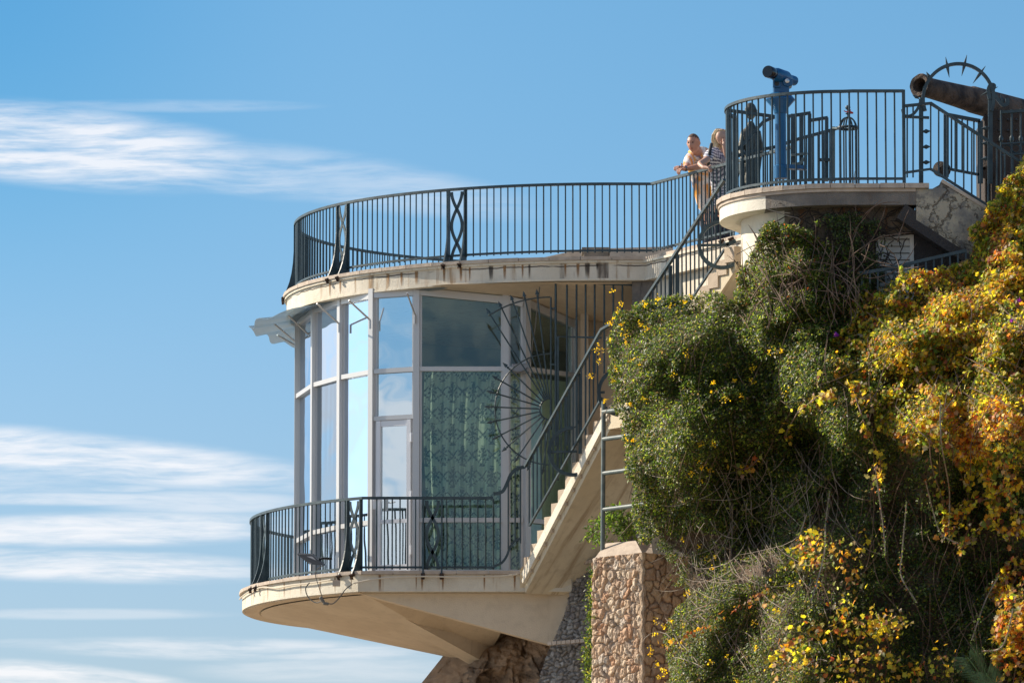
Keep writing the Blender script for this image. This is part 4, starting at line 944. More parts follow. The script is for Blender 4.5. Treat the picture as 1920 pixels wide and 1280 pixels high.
r3 = simple_rail('ramp_railing', 'long pale topped handrail rising towards the finial cage', [(1370, 298), (1400, 286), (1453, 276), (1500, 260), (1560, 244), (1572, 240)], 74.0, list(range(1380, 1565, 11)))
r4 = simple_rail('gate_railing', 'iron railing panel right of the blue pillar, topped by two wide posts', [(1475, 219), (1520, 212)], 72.8, [1480, 1490, 1500])
for x in (1486, 1503, 1518): MB().sweep([P(x, 340, 72.75), P(x, 214, 72.75)],   .045, .05, up=(0, 1, 0)).build('wide_post', M['iron'], r4)
m_ = MB(); m_.sweep(ppath([(1484, 291), (1514, 288)], 72.7), .04, .03); m_.sweep(cr(ppath([(1506, 296), (1503, 304), (1495, 308), (1486, 308)], 72.7)), .04, .03, up=(0, 1, 0)); m_.build('latch', M['pipe'], r4)
r5 = simple_rail('gate_railing', 'narrow iron railing panel ending in one wide post, left of the finial cage', [(1520, 226), (1552, 221)], 73.0, [1525, 1536])
MB().sweep([P(1550, 340, 72.95), P(1550, 221, 72.95)], .045, .05, up=(0, 1, 0)).build('wide_post', M['iron'], r5)
MB().sweep(ppath([(1536, 300), (1562, 300)], 72.9), .04, .04).build('latch', M['iron'], r5)
# finial cage
fc = thing('finial_cage', P(1590, 335, 71.3), 'domed cage of iron bars with a ball finial and red ribbon', 'ornament')
YC = 71.3; c0 = P(1590, 240, YC); rc = 16.5*YC/F
for i in range(8):
    a = 2*math.pi*i/8+.2; dx_, dy_ = math.cos(a), math.sin(a); m_ = MB()
    pts = [Vector((c0.x+dx_*rc, YC+dy_*rc, P(1590, 345, YC).z)), Vector((c0.x+dx_*rc, YC+dy_*rc, c0.z))]+[Vector((c0.x+dx_*rc*math.cos(q), YC+dy_*rc*math.cos(q), c0.z+.135*math.sin(q))) for q in np.linspace(.15, math.pi/2, 8)]
    m_.tube(pts, .0105, 6); m_.build('bar', M['iron'], fc)
MB().tube([Vector((c0.x+rc*1.15*math.cos(q), YC+rc*1.15*math.sin(q), c0.z)) for q in np.linspace(0, 2*math.pi, 24)[:-1]], .018, 6, closed=True).build('ring', M['iron'], fc)
MB().lathe([(.012, .13), (.012, .17), (.035, .18), (.012, .20), (.012, .23), (.03, .245), (.034, .262), (.03, .28), (.001, .295)], c0, (0, 0, 1), 14).build('finial', M['iron'], fc, smooth=True)
m_ = MB(); m_.lathe([(.01, .185), (.04, .19), (.042, .205), (.015, .215)], c0, (.15, 0, 1), 10); m_.sweep(cr([c0+Vector((-.05, -.02, .215)), c0+Vector((-.02, -.03, .2)), c0+Vector((.02, -.03, .2)), c0+Vector((.03, -.03, .23))]), .02, .012); m_.build('ribbon', M['red'], fc)
# post at the left of the cage
m_ = MB(); m_.sweep(ppath([(1562, 340), (1562, 238)], 72.2), .05, .05, up=(0, 1, 0)); m_.sweep([P(1562, 240, 72.2), P(1600, 242, 71.4)], .04, .02); setp(m_.build('square_post', M['pipe'], None, origin=P(1562, 335, 72.2)), 'pale square post touching the left side of the finial cage', 'post')

# benches / low walls on the roof terrace
def blk(name, label, cat, x0, x1, ytop, Y, dy, m=M['coping']):
    a = P(x0, ytop, Y); b = P(x1, ytop, Y); m_ = MB(); m_.box((a.x, Y, ZU-.05), (b.x, Y+dy, a.z-.05)); m_.box((a.x-.03, Y-.03, a.z-.048), (b.x+.03, Y+dy+.03, a.z)); return setp(m_.build(name, m, None, origin=(a.x, Y, ZU)), label, cat)
blk('stone_block', 'small grey stone block on the roof terrace behind the railing', 'block', 1095, 1140, 464, 78.0, .5, M['old_fascia'])
m_ = MB(); m_.extr([P(1022, 482, 78.8), P(1090, 467, 78.8), P(1262, 462, 78.8), P(1262, 500, 78.8), P(1022, 500, 78.8)], (0, .3, 0)); setp(m_.build('low_wall', M['coping'], None, origin=P(1150, 500, 78.8)), 'low pale wall rising gently on the roof terrace behind the railing', 'wall')

# ---------------- people leaning on the rail ----------------
def cloth_attr(ob, fn):
    dg = bpy.context.evaluated_depsgraph_get()
    ev = ob.evaluated_get(dg); me = bpy.data.meshes.new_from_object(ev); ob.modifiers.clear(); ob.data = me
    ca = me.color_attributes.new('Col', 'FLOAT_COLOR', 'POINT')
    for i, v in enumerate(me.vertices):
        c = fn(v.co+ORG[ob.name]); ca.data[i].color = (*c, 1)
    me.polygons.foreach_set('use_smooth', [True]*len(me.polygons))
def hand(parent_j, E, wrist, dirv, up, size=1., curl=.6):
    "adds palm and five fingers to a joint list; returns"
    d = Vector(dirv).normalized(); u = Vector(up).normalized(); s_ = d.cross(u).normalized(); u = s_.cross(d)
    w = Vector(wrist); iw = len(parent_j)-1
    palm = w+d*.05*size; parent_j.append((*palm, (.036*size, .022*size))); E.append((iw, len(parent_j)-1)); ip = len(parent_j)-1
    for k, (o, L) in enumerate(((-.030, .072), (-.010, .082), (.011, .078), (.030, .062))):
        r = .0095*size; base = palm+d*.045*size+s_*o*size; parent_j.append((*base, r*1.15)); E.append((ip, len(parent_j)-1))
        dd = (d*math.cos(curl)-u*math.sin(curl)).normalized(); p2 = base+dd*L*.5*size; parent_j.append((*p2, r)); E.append((len(parent_j)-2, len(parent_j)-1))
        dd = (d*math.cos(curl*2)-u*math.sin(curl*2)).normalized(); p3 = p2+dd*L*.5*size; parent_j.append((*p3, r*.85)); E.append((len(parent_j)-2, len(parent_j)-1))
    t1 = w+d*.035*size-s_*.035*size; parent_j.append((*t1, .013*size)); E.append((ip, len(parent_j)-1))
    t2 = t1-s_*.03*size+d*.02*size+u*.02*size; parent_j.append((*t2, .011*size)); E.append((len(parent_j)-2, len(parent_j)-1))
    t3 = t2+d*.025*size+u*.018*size; parent_j.append((*t3, .009*size)); E.append((len(parent_j)-2, len(parent_j)-1))
YMN = 74.95
zr_ = ZU+1.0
railpt = lambda x: (lambda t: Vector((kinkT.x+(endT.x-kinkT.x)*t, kinkT.y+(endT.y-kinkT.y)*t, zr_)))((P(x, 320, 75.2).x-kinkT.x)/(endT.x-kinkT.x))
kinkT = Vector((P(1222, 338, 76.12).x, 76.12, 0)); endT = end
mp = P(1312, 330, 75.6)
man = thing('person', (mp.x+.15, 76.0, ZU), 'man in an orange and white striped shirt leaning his forearms on the railing', 'person', 'people at the railing')
def PP(x, y, Y, r): v = P(x, y, Y); return (v.x, v.y, v.z, r)
Jm = [PP(1334, 404, 76.2, (.17, .14)), PP(1328, 362, 76.1, (.175, .14)), PP(1318, 318, 75.85, (.19, .14)), PP(1311, 296, 75.65, (.12, .085)), PP(1307, 284, 75.5, (.075, .07)), PP(1303, 274, 75.4, (.068, .065)),
      PP(1329, 416, 76.25, .10), PP(1330, 470, 76.35, .075), PP(1332, 536, 76.5, .05), PP(1322, 540, 76.3, .045),
      PP(1345, 416, 76.3, .10), PP(1350, 472, 76.45, .075), PP(1352, 536, 76.6, .05), PP(1343, 540, 76.4, .045),
      PP(1296, 294, 75.6, .075), PP(1290, 307, 75.45, .062), PP(1287, 317, 75.3, .043), PP(1276, 315, 75.2, .03),
      PP(1327, 292, 75.75, .078), PP(1322, 308, 75.45, .062), PP(1307, 313, 75.2, .043), PP(1286, 317, 75.1, .030)]
Em = [(0, 1), (1, 2), (2, 3), (3, 4), (4, 5), (0, 6), (6, 7), (7, 8), (8, 9), (0, 10), (10, 11), (11, 12), (12, 13), (3, 14), (14, 15), (15, 16), (16, 17), (3, 18), (18, 19), (19, 20), (20, 21)]
JJ = [(*j[:3], tuple(q*.78 for q in j[3])) if i in (0, 1, 2, 3) else ((*j[:3], j[3]*.85) if i in (14, 18) else j) for i, j in enumerate(Jm)]; EE = Em[:]
hand(JJ, EE, Vector(Jm[21][:3]), P(1266, 318, 75.0)-P(1286, 317, 75.1), (0, -.3, 1), 1.05, .85)
JJ2 = JJ[:]
def hand2(J_, E_, iw, wrist, dirv, up, size, curl):
    k = len(J_); J_.append((*Vector(wrist), .028)); E_.append((iw, k)); hand(J_, E_, wrist, dirv, up, size, curl)
hand2(JJ, EE, 17, Vector(Jm[17][:3])+Vector((-.01, 0, 0)), P(1266, 310, 75.05)-P(1276, 314, 75.2), (-.3, -.3, .9), 1., .8)
bd = skin('body', JJ, EE, M['skin'], man, 0, 1)
hd, Mh = head_mesh('head', P(1300.5, 268.5, 75.3), (-.52, -1, -.28), M['skin'], man, 1.10)
def cap(name, Mw, parent, m, zmin=.25, s=1.05, back=True, holes=None):
    bm = bmesh.new(); bmesh.ops.create_uvsphere(bm, u_segments=32, v_segments=20, radius=1)
    kill = [v for v in bm.verts if v.co.z < zmin+ (.45*v.co.y if v.co.y > 0 else .5*v.co.y)]
    bmesh.ops.delete(bm, geom=kill, context='VERTS')
    for v in bm.verts: v.co = Vector((v.co.x*.078*s, v.co.y*.098*s, v.co.z*.117*s))
    T = Mw.copy(); T.translation = Mw.translation-ORG[parent.name]; bm.transform(T)
    me = bpy.data.meshes.new(name); bm.to_mesh(me); bm.free(); me.polygons.foreach_set('use_smooth', [True]*len(me.polygons)); me.materials.append(m)
    ob = bpy.data.objects.new(name, me); COL.objects.link(ob); ob.parent = parent; ORG[ob.name] = ORG[parent.name]; return ob
M['crop'] = mat('cropped_hair', rough=.9, fn=mottled((.10, .06, .045), (.16, .10, .075), 60, .5))
cap('hair', Mh, man, M['crop'], .34, 1.105)
for sx in (-1, 1):
    e_ = Mh @ Vector((sx*.033, .090, .018)); MB().lathe([(.001, -.008), (.008, -.004), (.010, .002), (.001, .007)], e_, Mh.to_3x3() @ Vector((0, 1, 0)), 8).build('eye', M['black'], man, smooth=True)
    eb = [Mh @ Vector((sx*(.013+.038*t), .100-.02*t, .040+.006*math.sin(t*3))) for t in (0, .5, 1)]; MB().tube(eb, .004, 5).build('eyebrow', M['crop'], man)
MB().tube([Mh @ Vector((-.024, .095, -.066)), Mh @ Vector((0, .103, -.064)), Mh @ Vector((.024, .095, -.066))], .0045, 5).build('lips', mat('lips', (.30, .10, .08), .5), man)
# shirt over the torso and upper arms
Js = [(*j[:3], (j[3][0]*1.14, j[3][1]*1.25) if hasattr(j[3], '__len__') else j[3]*1.22) for j in Jm]
Js[3] = (*Jm[3][:3], (.20, .16)); Js.append((*(Vector(Jm[3][:3])*.1+Vector(Jm[4][:3])*.9), (.118, .112))); Jm.append(Js[-1])
keep = [0, 1, 2, 3, 14, 15, 18, 19]; mp_ = {a: i for i, a in enumerate(keep)}
sh = skin('shirt', [Js[i] for i in keep]+[(*(Vector(Js[15][:3])*.45+Vector(Js[16][:3])*.55), .060), (*(Vector(Js[19][:3])*.5+Vector(Js[20][:3])*.5), .060), Js[22]], [(mp_[a], mp_[b]) for a, b in Em if a in mp_ and b in mp_]+[(5, 8), (7, 9), (3, 10)], M['cloth'], man, 0, 2)
bpy.context.view_layer.update()
pal = [(.78, .74, .72), (.70, .28, .03), (.62, .58, .66), (.75, .40, .06), (.80, .76, .74), (.16, .15, .22), (.72, .32, .04), (.74, .68, .66)]
def mcol(p):
    q = (p.x*.9+p.z*.25+(p.y-75)*.3+.01*mnoise.noise(p*9))/.034; return pal[int(math.floor(q)) % len(pal)]
cloth_attr(sh, mcol)
tr_ = [(*j[:3], j[3]*1.16 if not hasattr(j[3], '__len__') else (.16, .14)) for j in Jm]; kp = [0, 6, 7, 8, 10, 11, 12]; mq = {a: i for i, a in enumerate(kp)}
skin('trousers', [tr_[i] for i in kp], [(mq[a], mq[b]) for a, b in Em if a in mq and b in mq], mat('navy_trousers', (.05, .055, .08), .9), man, 0, 1)
wv = P(1285.5, 316, 75.08); MB().lathe([(.036, -.014), (.040, -.010), (.040, .010), (.036, .014)], wv, (1, .1, -.05), 14).build('watch_strap', M['black'], man)
MB().lathe([(.001, -.012), (.021, -.010), (.021, .006)], wv+Vector((.0, -.036, .012)), (0, 1, -.3), 14).build('watch', mat('watch_face', (.10, .16, .24), .2), man)

wm = thing('person', (P(1350, 330, 75.3).x, 75.4, ZU), 'blonde woman in a navy and white striped top with a hand on the rail', 'person', 'people at the railing')
Jw = [PP(1356, 392, 75.5, (.16, .13)), PP(1352, 350, 75.45, (.125, .11)), PP(1349, 316, 75.35, (.155, .115)), PP(1350, 288, 75.25, (.13, .09)), PP(1351, 276, 75.2, (.05, .05)), PP(1352, 266, 75.18, (.05, .05)),
      PP(1350, 402, 75.55, .10), PP(1352, 460, 75.6, .072), PP(1354, 534, 75.7, .045), PP(1346, 539, 75.5, .04),
      PP(1364, 402, 75.55, .10), PP(1366, 460, 75.6, .072), PP(1368, 534, 75.7, .045), PP(1360, 539, 75.5, .04),
      PP(1333, 286, 75.1, .062), PP(1325, 300, 74.9, .052), PP(1311, 307, 74.75, .040), PP(1319, 314, 74.62, .027),
      PP(1364, 284, 75.3, .062), PP(1372, 305, 75.2, .048), PP(1362, 292, 75.0, .038), PP(1358, 276, 74.98, .027)]
JJ = Jw[:]; EE = Em[:]
hand(JJ, EE, Vector(Jw[21][:3]), (0.1, .1, 1), (0, -1, .1), .85, .4)
hand2(JJ, EE, 17, Vector(Jw[17][:3])+Vector((.004, 0, 0)), (.7, -.5, -.1), (.2, -.3, .9), .95, .9)
skin('body', JJ, EE, M['skin_w'], wm, 0, 1)
hd, Mw_ = head_mesh('head', P(1354, 257, 75.1), (.85, .5, -.05), M['skin_w'], wm, .96)
M['blonde'] = mat('blonde_hair', rough=.55, fn=lambda t, b: (t.l.new(t.mix(t.ramp(t.noise(t.vm('MULTIPLY', gpos(t), (60, 60, 6)), 1., 4), .35, .65), (.70, .56, .36), (.44, .30, .15)), b.inputs['Base Color']), bump(t, b, t.noise(t.vm('MULTIPLY', gpos(t), (90, 90, 6)), 1., 3), .5, .01)))
Hh = [(P(1353, 245, 75.13), .085), (P(1351, 254, 75.16), .105), (P(1349, 263, 75.2), .094), (P(1346, 271, 75.2), .072), (P(1344, 279, 75.18), .055), (P(1343, 287, 75.12), .030)]
hr = MB(); hr.tube([p for p, r in Hh], [r for p, r in Hh], 18)
for i in range(26):
    a = random.uniform(-1.6, 1.5); pth = []
    for j, (p, r) in enumerate(Hh): pth.append(p+Vector((math.sin(a)*r*1.02, -math.cos(a)*r*1.02, 0))+Vector((random.uniform(-.006, .006), 0, 0)))
    pth.append(pth[-1]+Vector((random.uniform(-.03, .03), 0, -.04))); hr.tube(pth, [.008, .012, .014, .013, .011, .008, .002], 5)
hr.build('hair', M['blonde'], wm, smooth=True)
Js = [(*j[:3], (j[3][0]*1.10, j[3][1]*1.14) if hasattr(j[3], '__len__') else j[3]*1.25) for j in Jw]
mp_ = {a: i for i, a in enumerate(keep)}
sh = skin('striped_top', [Js[i] for i in keep], [(mp_[a], mp_[b]) for a, b in Em if a in mp_ and b in mp_], M['cloth'], wm, 0, 3)
bpy.context.view_layer.update()
def wcol(p):
    q = (p.z+p.x*.08+.006*math.sin(p.x*14))/.040; return (.80, .80, .84) if q % 1 < .55 else (.03, .03, .10)
cloth_attr(sh, wcol)
Jt = [(*j[:3], j[3]*1.16 if not hasattr(j[3], '__len__') else (.165, .135)) for j in Jw]
skin('trousers', [Jt[i] for i in kp], [(mq[a], mq[b]) for a, b in Em if a in mq and b in mq], mat('dark_jeans', (.03, .03, .05), .9), wm, 0, 1)
MB().tube(cr([P(1334, 270, 75.0), P(1331, 284, 74.92), P(1329, 300, 74.95), P(1328, 314, 75.1)]), .022, 8).build('bag_strap', M['black'], wm)
# ---------------- cliff and masonry ----------------
def fbm(x, y, seed, octs=5, base=1.0):
    "cheap value noise on arrays"
    out = np.zeros_like(x, dtype=float); amp = 1.; tot_ = 0
    for o in range(octs):
        f = base*2**o; X = x*f+seed*17.3+o*5.1; Y = y*f+seed*7.7-o*3.3
        xi = np.floor(X); yi = np.floor(Y); fx = X-xi; fy = Y-yi; fx = fx*fx*(3-2*fx); fy = fy*fy*(3-2*fy)
        def hsh(a, b): v = np.sin(a*127.1+b*311.7+seed*3.1)*43758.5453; return v-np.floor(v)
        v = (hsh(xi, yi)*(1-fx)+hsh(xi+1, yi)*fx)*(1-fy)+(hsh(xi, yi+1)*(1-fx)+hsh(xi+1, yi+1)*fx)*fy
        out += amp*(v-.5)*2; tot_ += amp; amp *= .5
    return out/tot_
def worley(x, y, seed, jit=.85):
    xi = np.floor(x); yi = np.floor(y); d1 = np.full(x.shape, 9.); d2 = np.full(x.shape, 9.); idc = np.zeros(x.shape)
    for ox in (-1, 0, 1):
        for oy in (-1, 0, 1):
            cx_ = xi+ox; cy_ = yi+oy
            h1 = np.sin(cx_*127.1+cy_*311.7+seed)*43758.5453; h1 -= np.floor(h1)
            h2 = np.sin(cx_*269.5+cy_*183.3+seed)*43758.5453; h2 -= np.floor(h2)
            px = cx_+.5+(h1-.5)*jit; py = cy_+.5+(h2-.5)*jit; d = np.hypot(x-px, y-py)
            closer = d < d1; d2 = np.where(closer, d1, np.minimum(d2, d)); idc = np.where(closer, h1*.7+h2*.3, idc); d1 = np.where(closer, d, d1)
    return d1, d2-d1, idc
def Pn(px, py, Y):
    u = (px-960)/F; v = (640-py)/F; k = Y/(cp-v*sp)
    return np.stack([u*k, Y*np.ones_like(px), (sp+v*cp)*k], -1)
def hexcol(*c): return np.array(c, float)
CTRL = np.array([(1120,560,72.2),(1205,562,71.6),(1150,600,71.6),(1130,680,71.8),(1160,800,71.8),(1185,950,71.6),(1200,1010,72.0),(1230,1100,71.8),(1230,1250,71.2),
 (1300,545,71.4),(1300,650,70.0),(1230,700,70.4),(1300,800,69.9),(1400,720,69.9),(1400,900,70.9),(1500,850,70.3),(1450,620,69.7),(1380,560,71.0),
 (1400,490,70.3),(1440,435,69.75),(1500,415,69.45),(1450,520,69.7),(1500,500,69.3),(1500,560,69.4),(1600,500,69.35),(1570,450,69.5),(1560,620,69.4),
 (1640,540,69.4),(1700,560,69.1),(1800,500,69.15),(1850,420,69.3),(1900,350,69.35),(1900,500,68.5),(1700,650,67.9),(1800,600,67.9),(1900,650,67.1),(1550,700,68.6),(1600,780,67.9),(1900,800,66.5),(1750,800,67.1),
 (1800,950,69.0),(1650,930,69.3),(1550,930,69.8),(1850,1100,68.9),(1750,1180,68.8),(1640,1080,69.0),
 (1560,1040,68.9),(1500,1150,68.5),(1550,1270,67.9),(1300,1060,71.6),(1400,1000,71.0),(1370,1150,70.0),(1300,1250,69.8),(1450,1080,69.6),(1650,1250,68.1),(1760,1280,68.2),
 (1920,950,68.2),(1920,1150,67.7),(2050,300,69.3),(2050,700,66.4),(2050,1200,67.2),(1300,1450,69.4),(1700,1500,67.5),(2000,1500,66.8)], float)
def Yb(px, py):
    px = np.asarray(px, float); py = np.asarray(py, float); num = 0.; den = 0.
    for x, y, Y in CTRL:
        d2 = ((px-x)**2+(py-y)**2)/70.**2; w_ = 1/(d2+.12)**1.7; num = num+w_*Y; den = den+w_
    lum = fbm(px/150, py/120, 3, 3)*.28+fbm(px/45, py/40, 5, 2)*.11
    return num/den-lum
topx = [1120, 1150, 1205, 1270, 1345, 1390, 1440, 1500, 1560, 1640, 1700, 1800, 1835, 1880, 1930, 2060]
topy = [640, 595, 562, 545, 548, 540, 535, 530, 545, 560, 520, 492, 430, 380, 318, 300]
# earth face behind the creepers
U0, U1, NUc, NVc = 1150, 2060, 190, 210
uu = np.linspace(U0, U1, NUc); tt_ = np.linspace(0, 1, NVc)
PX = np.tile(uu, (NVc, 1)); tp = np.interp(uu, topx, topy)+32; PY = tp[None, :]+(1500-tp[None, :])*tt_[:, None]
leftedge = np.interp(PY, [560, 600, 680, 760, 850, 950, 1010, 1030, 1500], [1215, 1175, 1160, 1180, 1195, 1215, 1235, 1290, 1290])
PX = leftedge+(U1-leftedge)*((PX-U0)/(U1-U0))
YY = Yb(PX, PY)+.32+fbm(PX/60, PY/60, 9, 5)*.22
V3 = Pn(PX, PY, YY)
back = V3[0:1].copy(); back[..., 1] += 4; back[..., 2] -= .1
low = V3[-1:].copy(); low[..., 2] = ZG-.5; low[..., 1] -= 2.5
lft = None
V3 = np.concatenate([back, V3, low], 0)
# left return side
side_ = V3[:, 0:1].copy(); side_[..., 1] += 3.0; side_[..., 0] += .5
V3 = np.concatenate([side_, V3], 1)
nvv, nuu = V3.shape[:2]; idx = np.arange(nvv*nuu).reshape(nvv, nuu)
fc = np.stack([idx[:-1, :-1], idx[1:, :-1], idx[1:, 1:], idx[:-1, 1:]], -1).reshape(-1, 4)
n1 = fbm(V3[..., 0]*1.5, V3[..., 2]*1.5, 21, 5)[..., None]; n2 = fbm(V3[..., 0]*9, V3[..., 2]*9, 22, 4)[..., None]
cc = hexcol(.16, .11, .075)*(1+.5*n1+.4*n2)
M['rockm'] = attr_mat('earth_and_rock', .95, bmp=1.)
cl1 = npmesh('cliff', V3.reshape(-1, 3), fc, 4, M['rockm'], np.clip(cc.reshape(-1, 3), .01, 1), smooth=True); cl1['kind'] = 'structure'
# bare rock under the balcony
def rockgrid(name, left, right, y0f, y1, nu, nv, Yf, colf, amp=.25):
    v_ = np.linspace(0, 1, nv)[:, None]; u_ = np.linspace(0, 1, nu)[None, :]
    yt0 = y0f; 
    py = yt0[0]+(y1-yt0[0])*v_+0*u_; L_ = np.interp(py, left[0], left[1]); R_ = np.interp(py, right[0], right[1]); px = L_+(R_-L_)*u_
    Y_ = Yf(px, py, u_+0*v_); return px, py, Y_
def crag(x, y, seed):
    d, e, i = worley(x*1.7+fbm(x, y, seed+2, 3)*.8, y*1.2+fbm(x, y, seed+4, 3)*.8, seed); d2, e2, i2 = worley(x*5+fbm(x*2, y*2, seed+6, 3), y*4, seed+1)
    return (i-.5)*.5+(i2-.5)*.18+fbm(x*3, y*3, seed+8, 5)*.34+fbm(x*12, y*12, seed+9, 4)*.10
px, py, Y_ = rockgrid('r', ([1180, 1195, 1215, 1235, 1280, 1500, 1960], [925, 880, 840, 826, 790, 700, 560]), ([1180, 1960], [1140, 1300]), (1183,), 1700, 230, 330, lambda px, py, u: 79.6-2.2*np.clip(u*1.3, 0, 1)**.7-(py-1190)/900+2.8*(1-np.clip(u*4, 0, 1))**2, None)
pz = Pn(px, py, Y_); Y_ = Y_-crag(pz[..., 0], pz[..., 2], 31)*1.0; V3 = Pn(px, py, Y_)
low = V3[-1:].copy(); low[..., 2] = ZG-.5; low[..., 1] -= 1; tpb = V3[0:1].copy(); tpb[..., 1] += 5; tpb[..., 2] += .5; V3 = np.concatenate([tpb, V3, low], 0)
nvv, nuu = V3.shape[:2]; idx = np.arange(nvv*nuu).reshape(nvv, nuu); fc = np.stack([idx[:-1, :-1], idx[1:, :-1], idx[1:, 1:], idx[:-1, 1:]], -1).reshape(-1, 4)
n1 = fbm(V3[..., 0]*1.3, V3[..., 2]*2, 41, 5)[..., None]; n2 = fbm(V3[..., 0]*8, V3[..., 2]*8, 42, 4)[..., None]
cc = hexcol(.42, .29, .19)*(1+.45*n2)*(.5+.5*(n1 > -.1))+hexcol(.10, .10, .10)*np.clip(-n1*2, 0, 1)
npmesh('cliff', V3.reshape(-1, 3), fc, 4, M['rockm'], np.clip(cc.reshape(-1, 3), .02, 1), smooth=True)['kind'] = 'structure'
# rubble stonework: displaced stones, colour per stone
def rubble(name, p00, p10, p01, p11, cell, depth, seed, mortar, pals, out, label=None, cat=None, parent=None, res=.012, asp=1.15, keep=None):
    p00, p10, p01, p11 = [np.array(p, float) for p in (p00, p10, p01, p11)]
    Lu = np.linalg.norm(p10-p00); Lv = np.linalg.norm(p01-p00); nu = int(Lu/res)+2; nv = int(Lv/res)+2
    u = np.linspace(0, 1, nu)[None, :, None]; v = np.linspace(0, 1, nv)[:, None, None]
    B = (p00*(1-u)+p10*u)*(1-v)+(p01*(1-u)+p11*u)*v
    sx = (u[..., 0]*Lu/cell+v[..., 0]*0); sy = (v[..., 0]*Lv/(cell*asp)+u[..., 0]*0)
    wx = fbm(sx*.6, sy*.6, seed+1, 4)*.75; wy = fbm(sx*.6, sy*.6, seed+2, 4)*.75
    d, e, i = worley(sx+wx, sy+wy, seed)
    h = np.clip(e/.22, 0, 1); h = h*h*(3-2*h); h = h*(.5+.8*i)*(1-.3*d*d)+fbm(sx*3.2, sy*2.4, seed+3, 5)*.45+fbm(sx*12, sy*12, seed+7, 3)*.14
    edge = np.minimum(np.minimum(u[..., 0]+0*sy, 1-u[..., 0]+0*sy)*Lu, .05)/.05
    Vv = B+np.array(out)*(h*depth*(.65+.35*edge))[..., None]
    pal_ = np.array(pals); ci = (i*997).astype(int) % len(pal_); c = pal_[ci]*(1+.25*fbm(sx*5, sy*5, seed+5, 3))[..., None]
    mm_ = np.clip((e-.03+fbm(sx*5, sy*5, seed+9, 3)*.05)/.10, 0, 1)[..., None]; c = c*mm_+np.array(mortar)*(1-mm_)
    idx = np.arange(nu*nv).reshape(nv, nu); fc = np.stack([idx[:-1, :-1], idx[:-1, 1:], idx[1:, 1:], idx[1:, :-1]], -1).reshape(-1, 4)
    if keep is not None:
        kf = keep(B)[:-1, :-1].ravel(); fc = fc[kf]
    o = npmesh(name, Vv.reshape(-1, 3), fc, 4, M['stones'], np.clip(c.reshape(-1, 3), 0, 1), parent, smooth=True)
    return setp(o, label, cat) if label else o
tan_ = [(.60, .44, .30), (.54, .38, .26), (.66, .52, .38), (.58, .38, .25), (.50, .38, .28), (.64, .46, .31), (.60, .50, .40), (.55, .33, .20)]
pil = thing('stone_pillar', P(1170, 1280, 72.5), 'honey coloured rubble stone pillar with a mortar cap at the foot of the creepers', 'pillar')
pA_t, pB_t, pC_t = P(1113, 1046, 73.05), P(1206, 1036, 72.35), P(1312, 1046, 72.3)
pA_b, pB_b, pC_b = P(1110, 1420, 73.05), P(1207, 1420, 72.35), P(1312, 1420, 72.3)
for q in (pA_b, pB_b, pC_b): q.z -= 0
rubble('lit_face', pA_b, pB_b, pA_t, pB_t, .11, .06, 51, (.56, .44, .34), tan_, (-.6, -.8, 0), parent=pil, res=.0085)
rubble('shaded_face', pB_b, pC_b, pB_t, pC_t, .115, .035, 57, (.24, .14, .085), [(.42, .27, .15), (.36, .22, .13), (.46, .28, .15), (.38, .25, .16)], (.2, -.98, 0), parent=pil, res=.01)  # same stone as lit_face; shade and warm bounce painted into its darker palette
ce = [Vector((pB_b.x-.005+.012*math.sin(k*2.3), 72.345-.006*math.cos(k*1.7), pB_b.z+(pB_t.z-pB_b.z)*k/34)) for k in range(35)]
MB().tube(ce, [.040+.012*math.sin(k*1.9+.5*math.sin(k)) for k in range(35)], 9).build('corner_stones', mat('corner_stone', rough=.95, fn=mottled((.56, .42, .29), (.40, .28, .19), 9, 1.)), pil, smooth=True)
MB().prism([(pA_b.x+.03, 73.1), (pB_b.x, 72.42), (pC_b.x, 72.7), (pC_b.x, 74), (pA_b.x+.03, 74)], ZG, pA_t.z-.03).build('core', M['old_fascia'], pil)
pc_ = MB(); cA, cB, cC = Vector(pA_t)+Vector((-.0, -.02, -.02)), Vector(pB_t)+Vector((0, -.04, -.03)), P(1224, 1036, 72.6); tA, tB = P(1136, 1018, 73.5), P(1192, 1013, 73.0)
pc_.poly([cA, cB, cC, tA, tB, Vector((cC.x, 73.4, tB.z)), cA-Vector((0, -.02, .04)), cB-Vector((0, -.02, .04))], [(0, 1, 4, 3), (1, 2, 5, 4), (6, 7, 1, 0)]); pc_.build('mortar_cap', M['coping'], pil)
grey_ = [(.34, .30, .26), (.28, .25, .22), (.38, .34, .30), (.32, .27, .22), (.25, .22, .20), (.40, .37, .33)]
def keepm(B):
    # left edge follows the corbels
    x = B[..., 0]; z = B[..., 2]; y = B[..., 1]; pyv = 640-F*((z*cp-y*sp)/(y*cp+z*sp)); pxv = 960+F*x/(y*cp+z*sp)
    return pxv > np.interp(pyv, [1040, 1110, 1150, 1210, 1240, 1300], [1085, 1069, 1060, 1034, 1022, 1004])
rw = rubble('retaining_wall', P(985, 1440, 75.6), P(1150, 1440, 74.9), P(1040, 975, 76.9), P(1200, 975, 76.2), .085, .055, 63, (.31, .28, .245), grey_, (-.3, -.95, 0), 'grey rubble retaining wall between the corbels and the honey stone pillar', 'wall', keep=keepm, res=.0105, asp=.8)
rw2 = thing('brick_course', P(1060, 1150, 75.8), 'thin band of flat bricks set in the grey rubble wall', 'bricks')
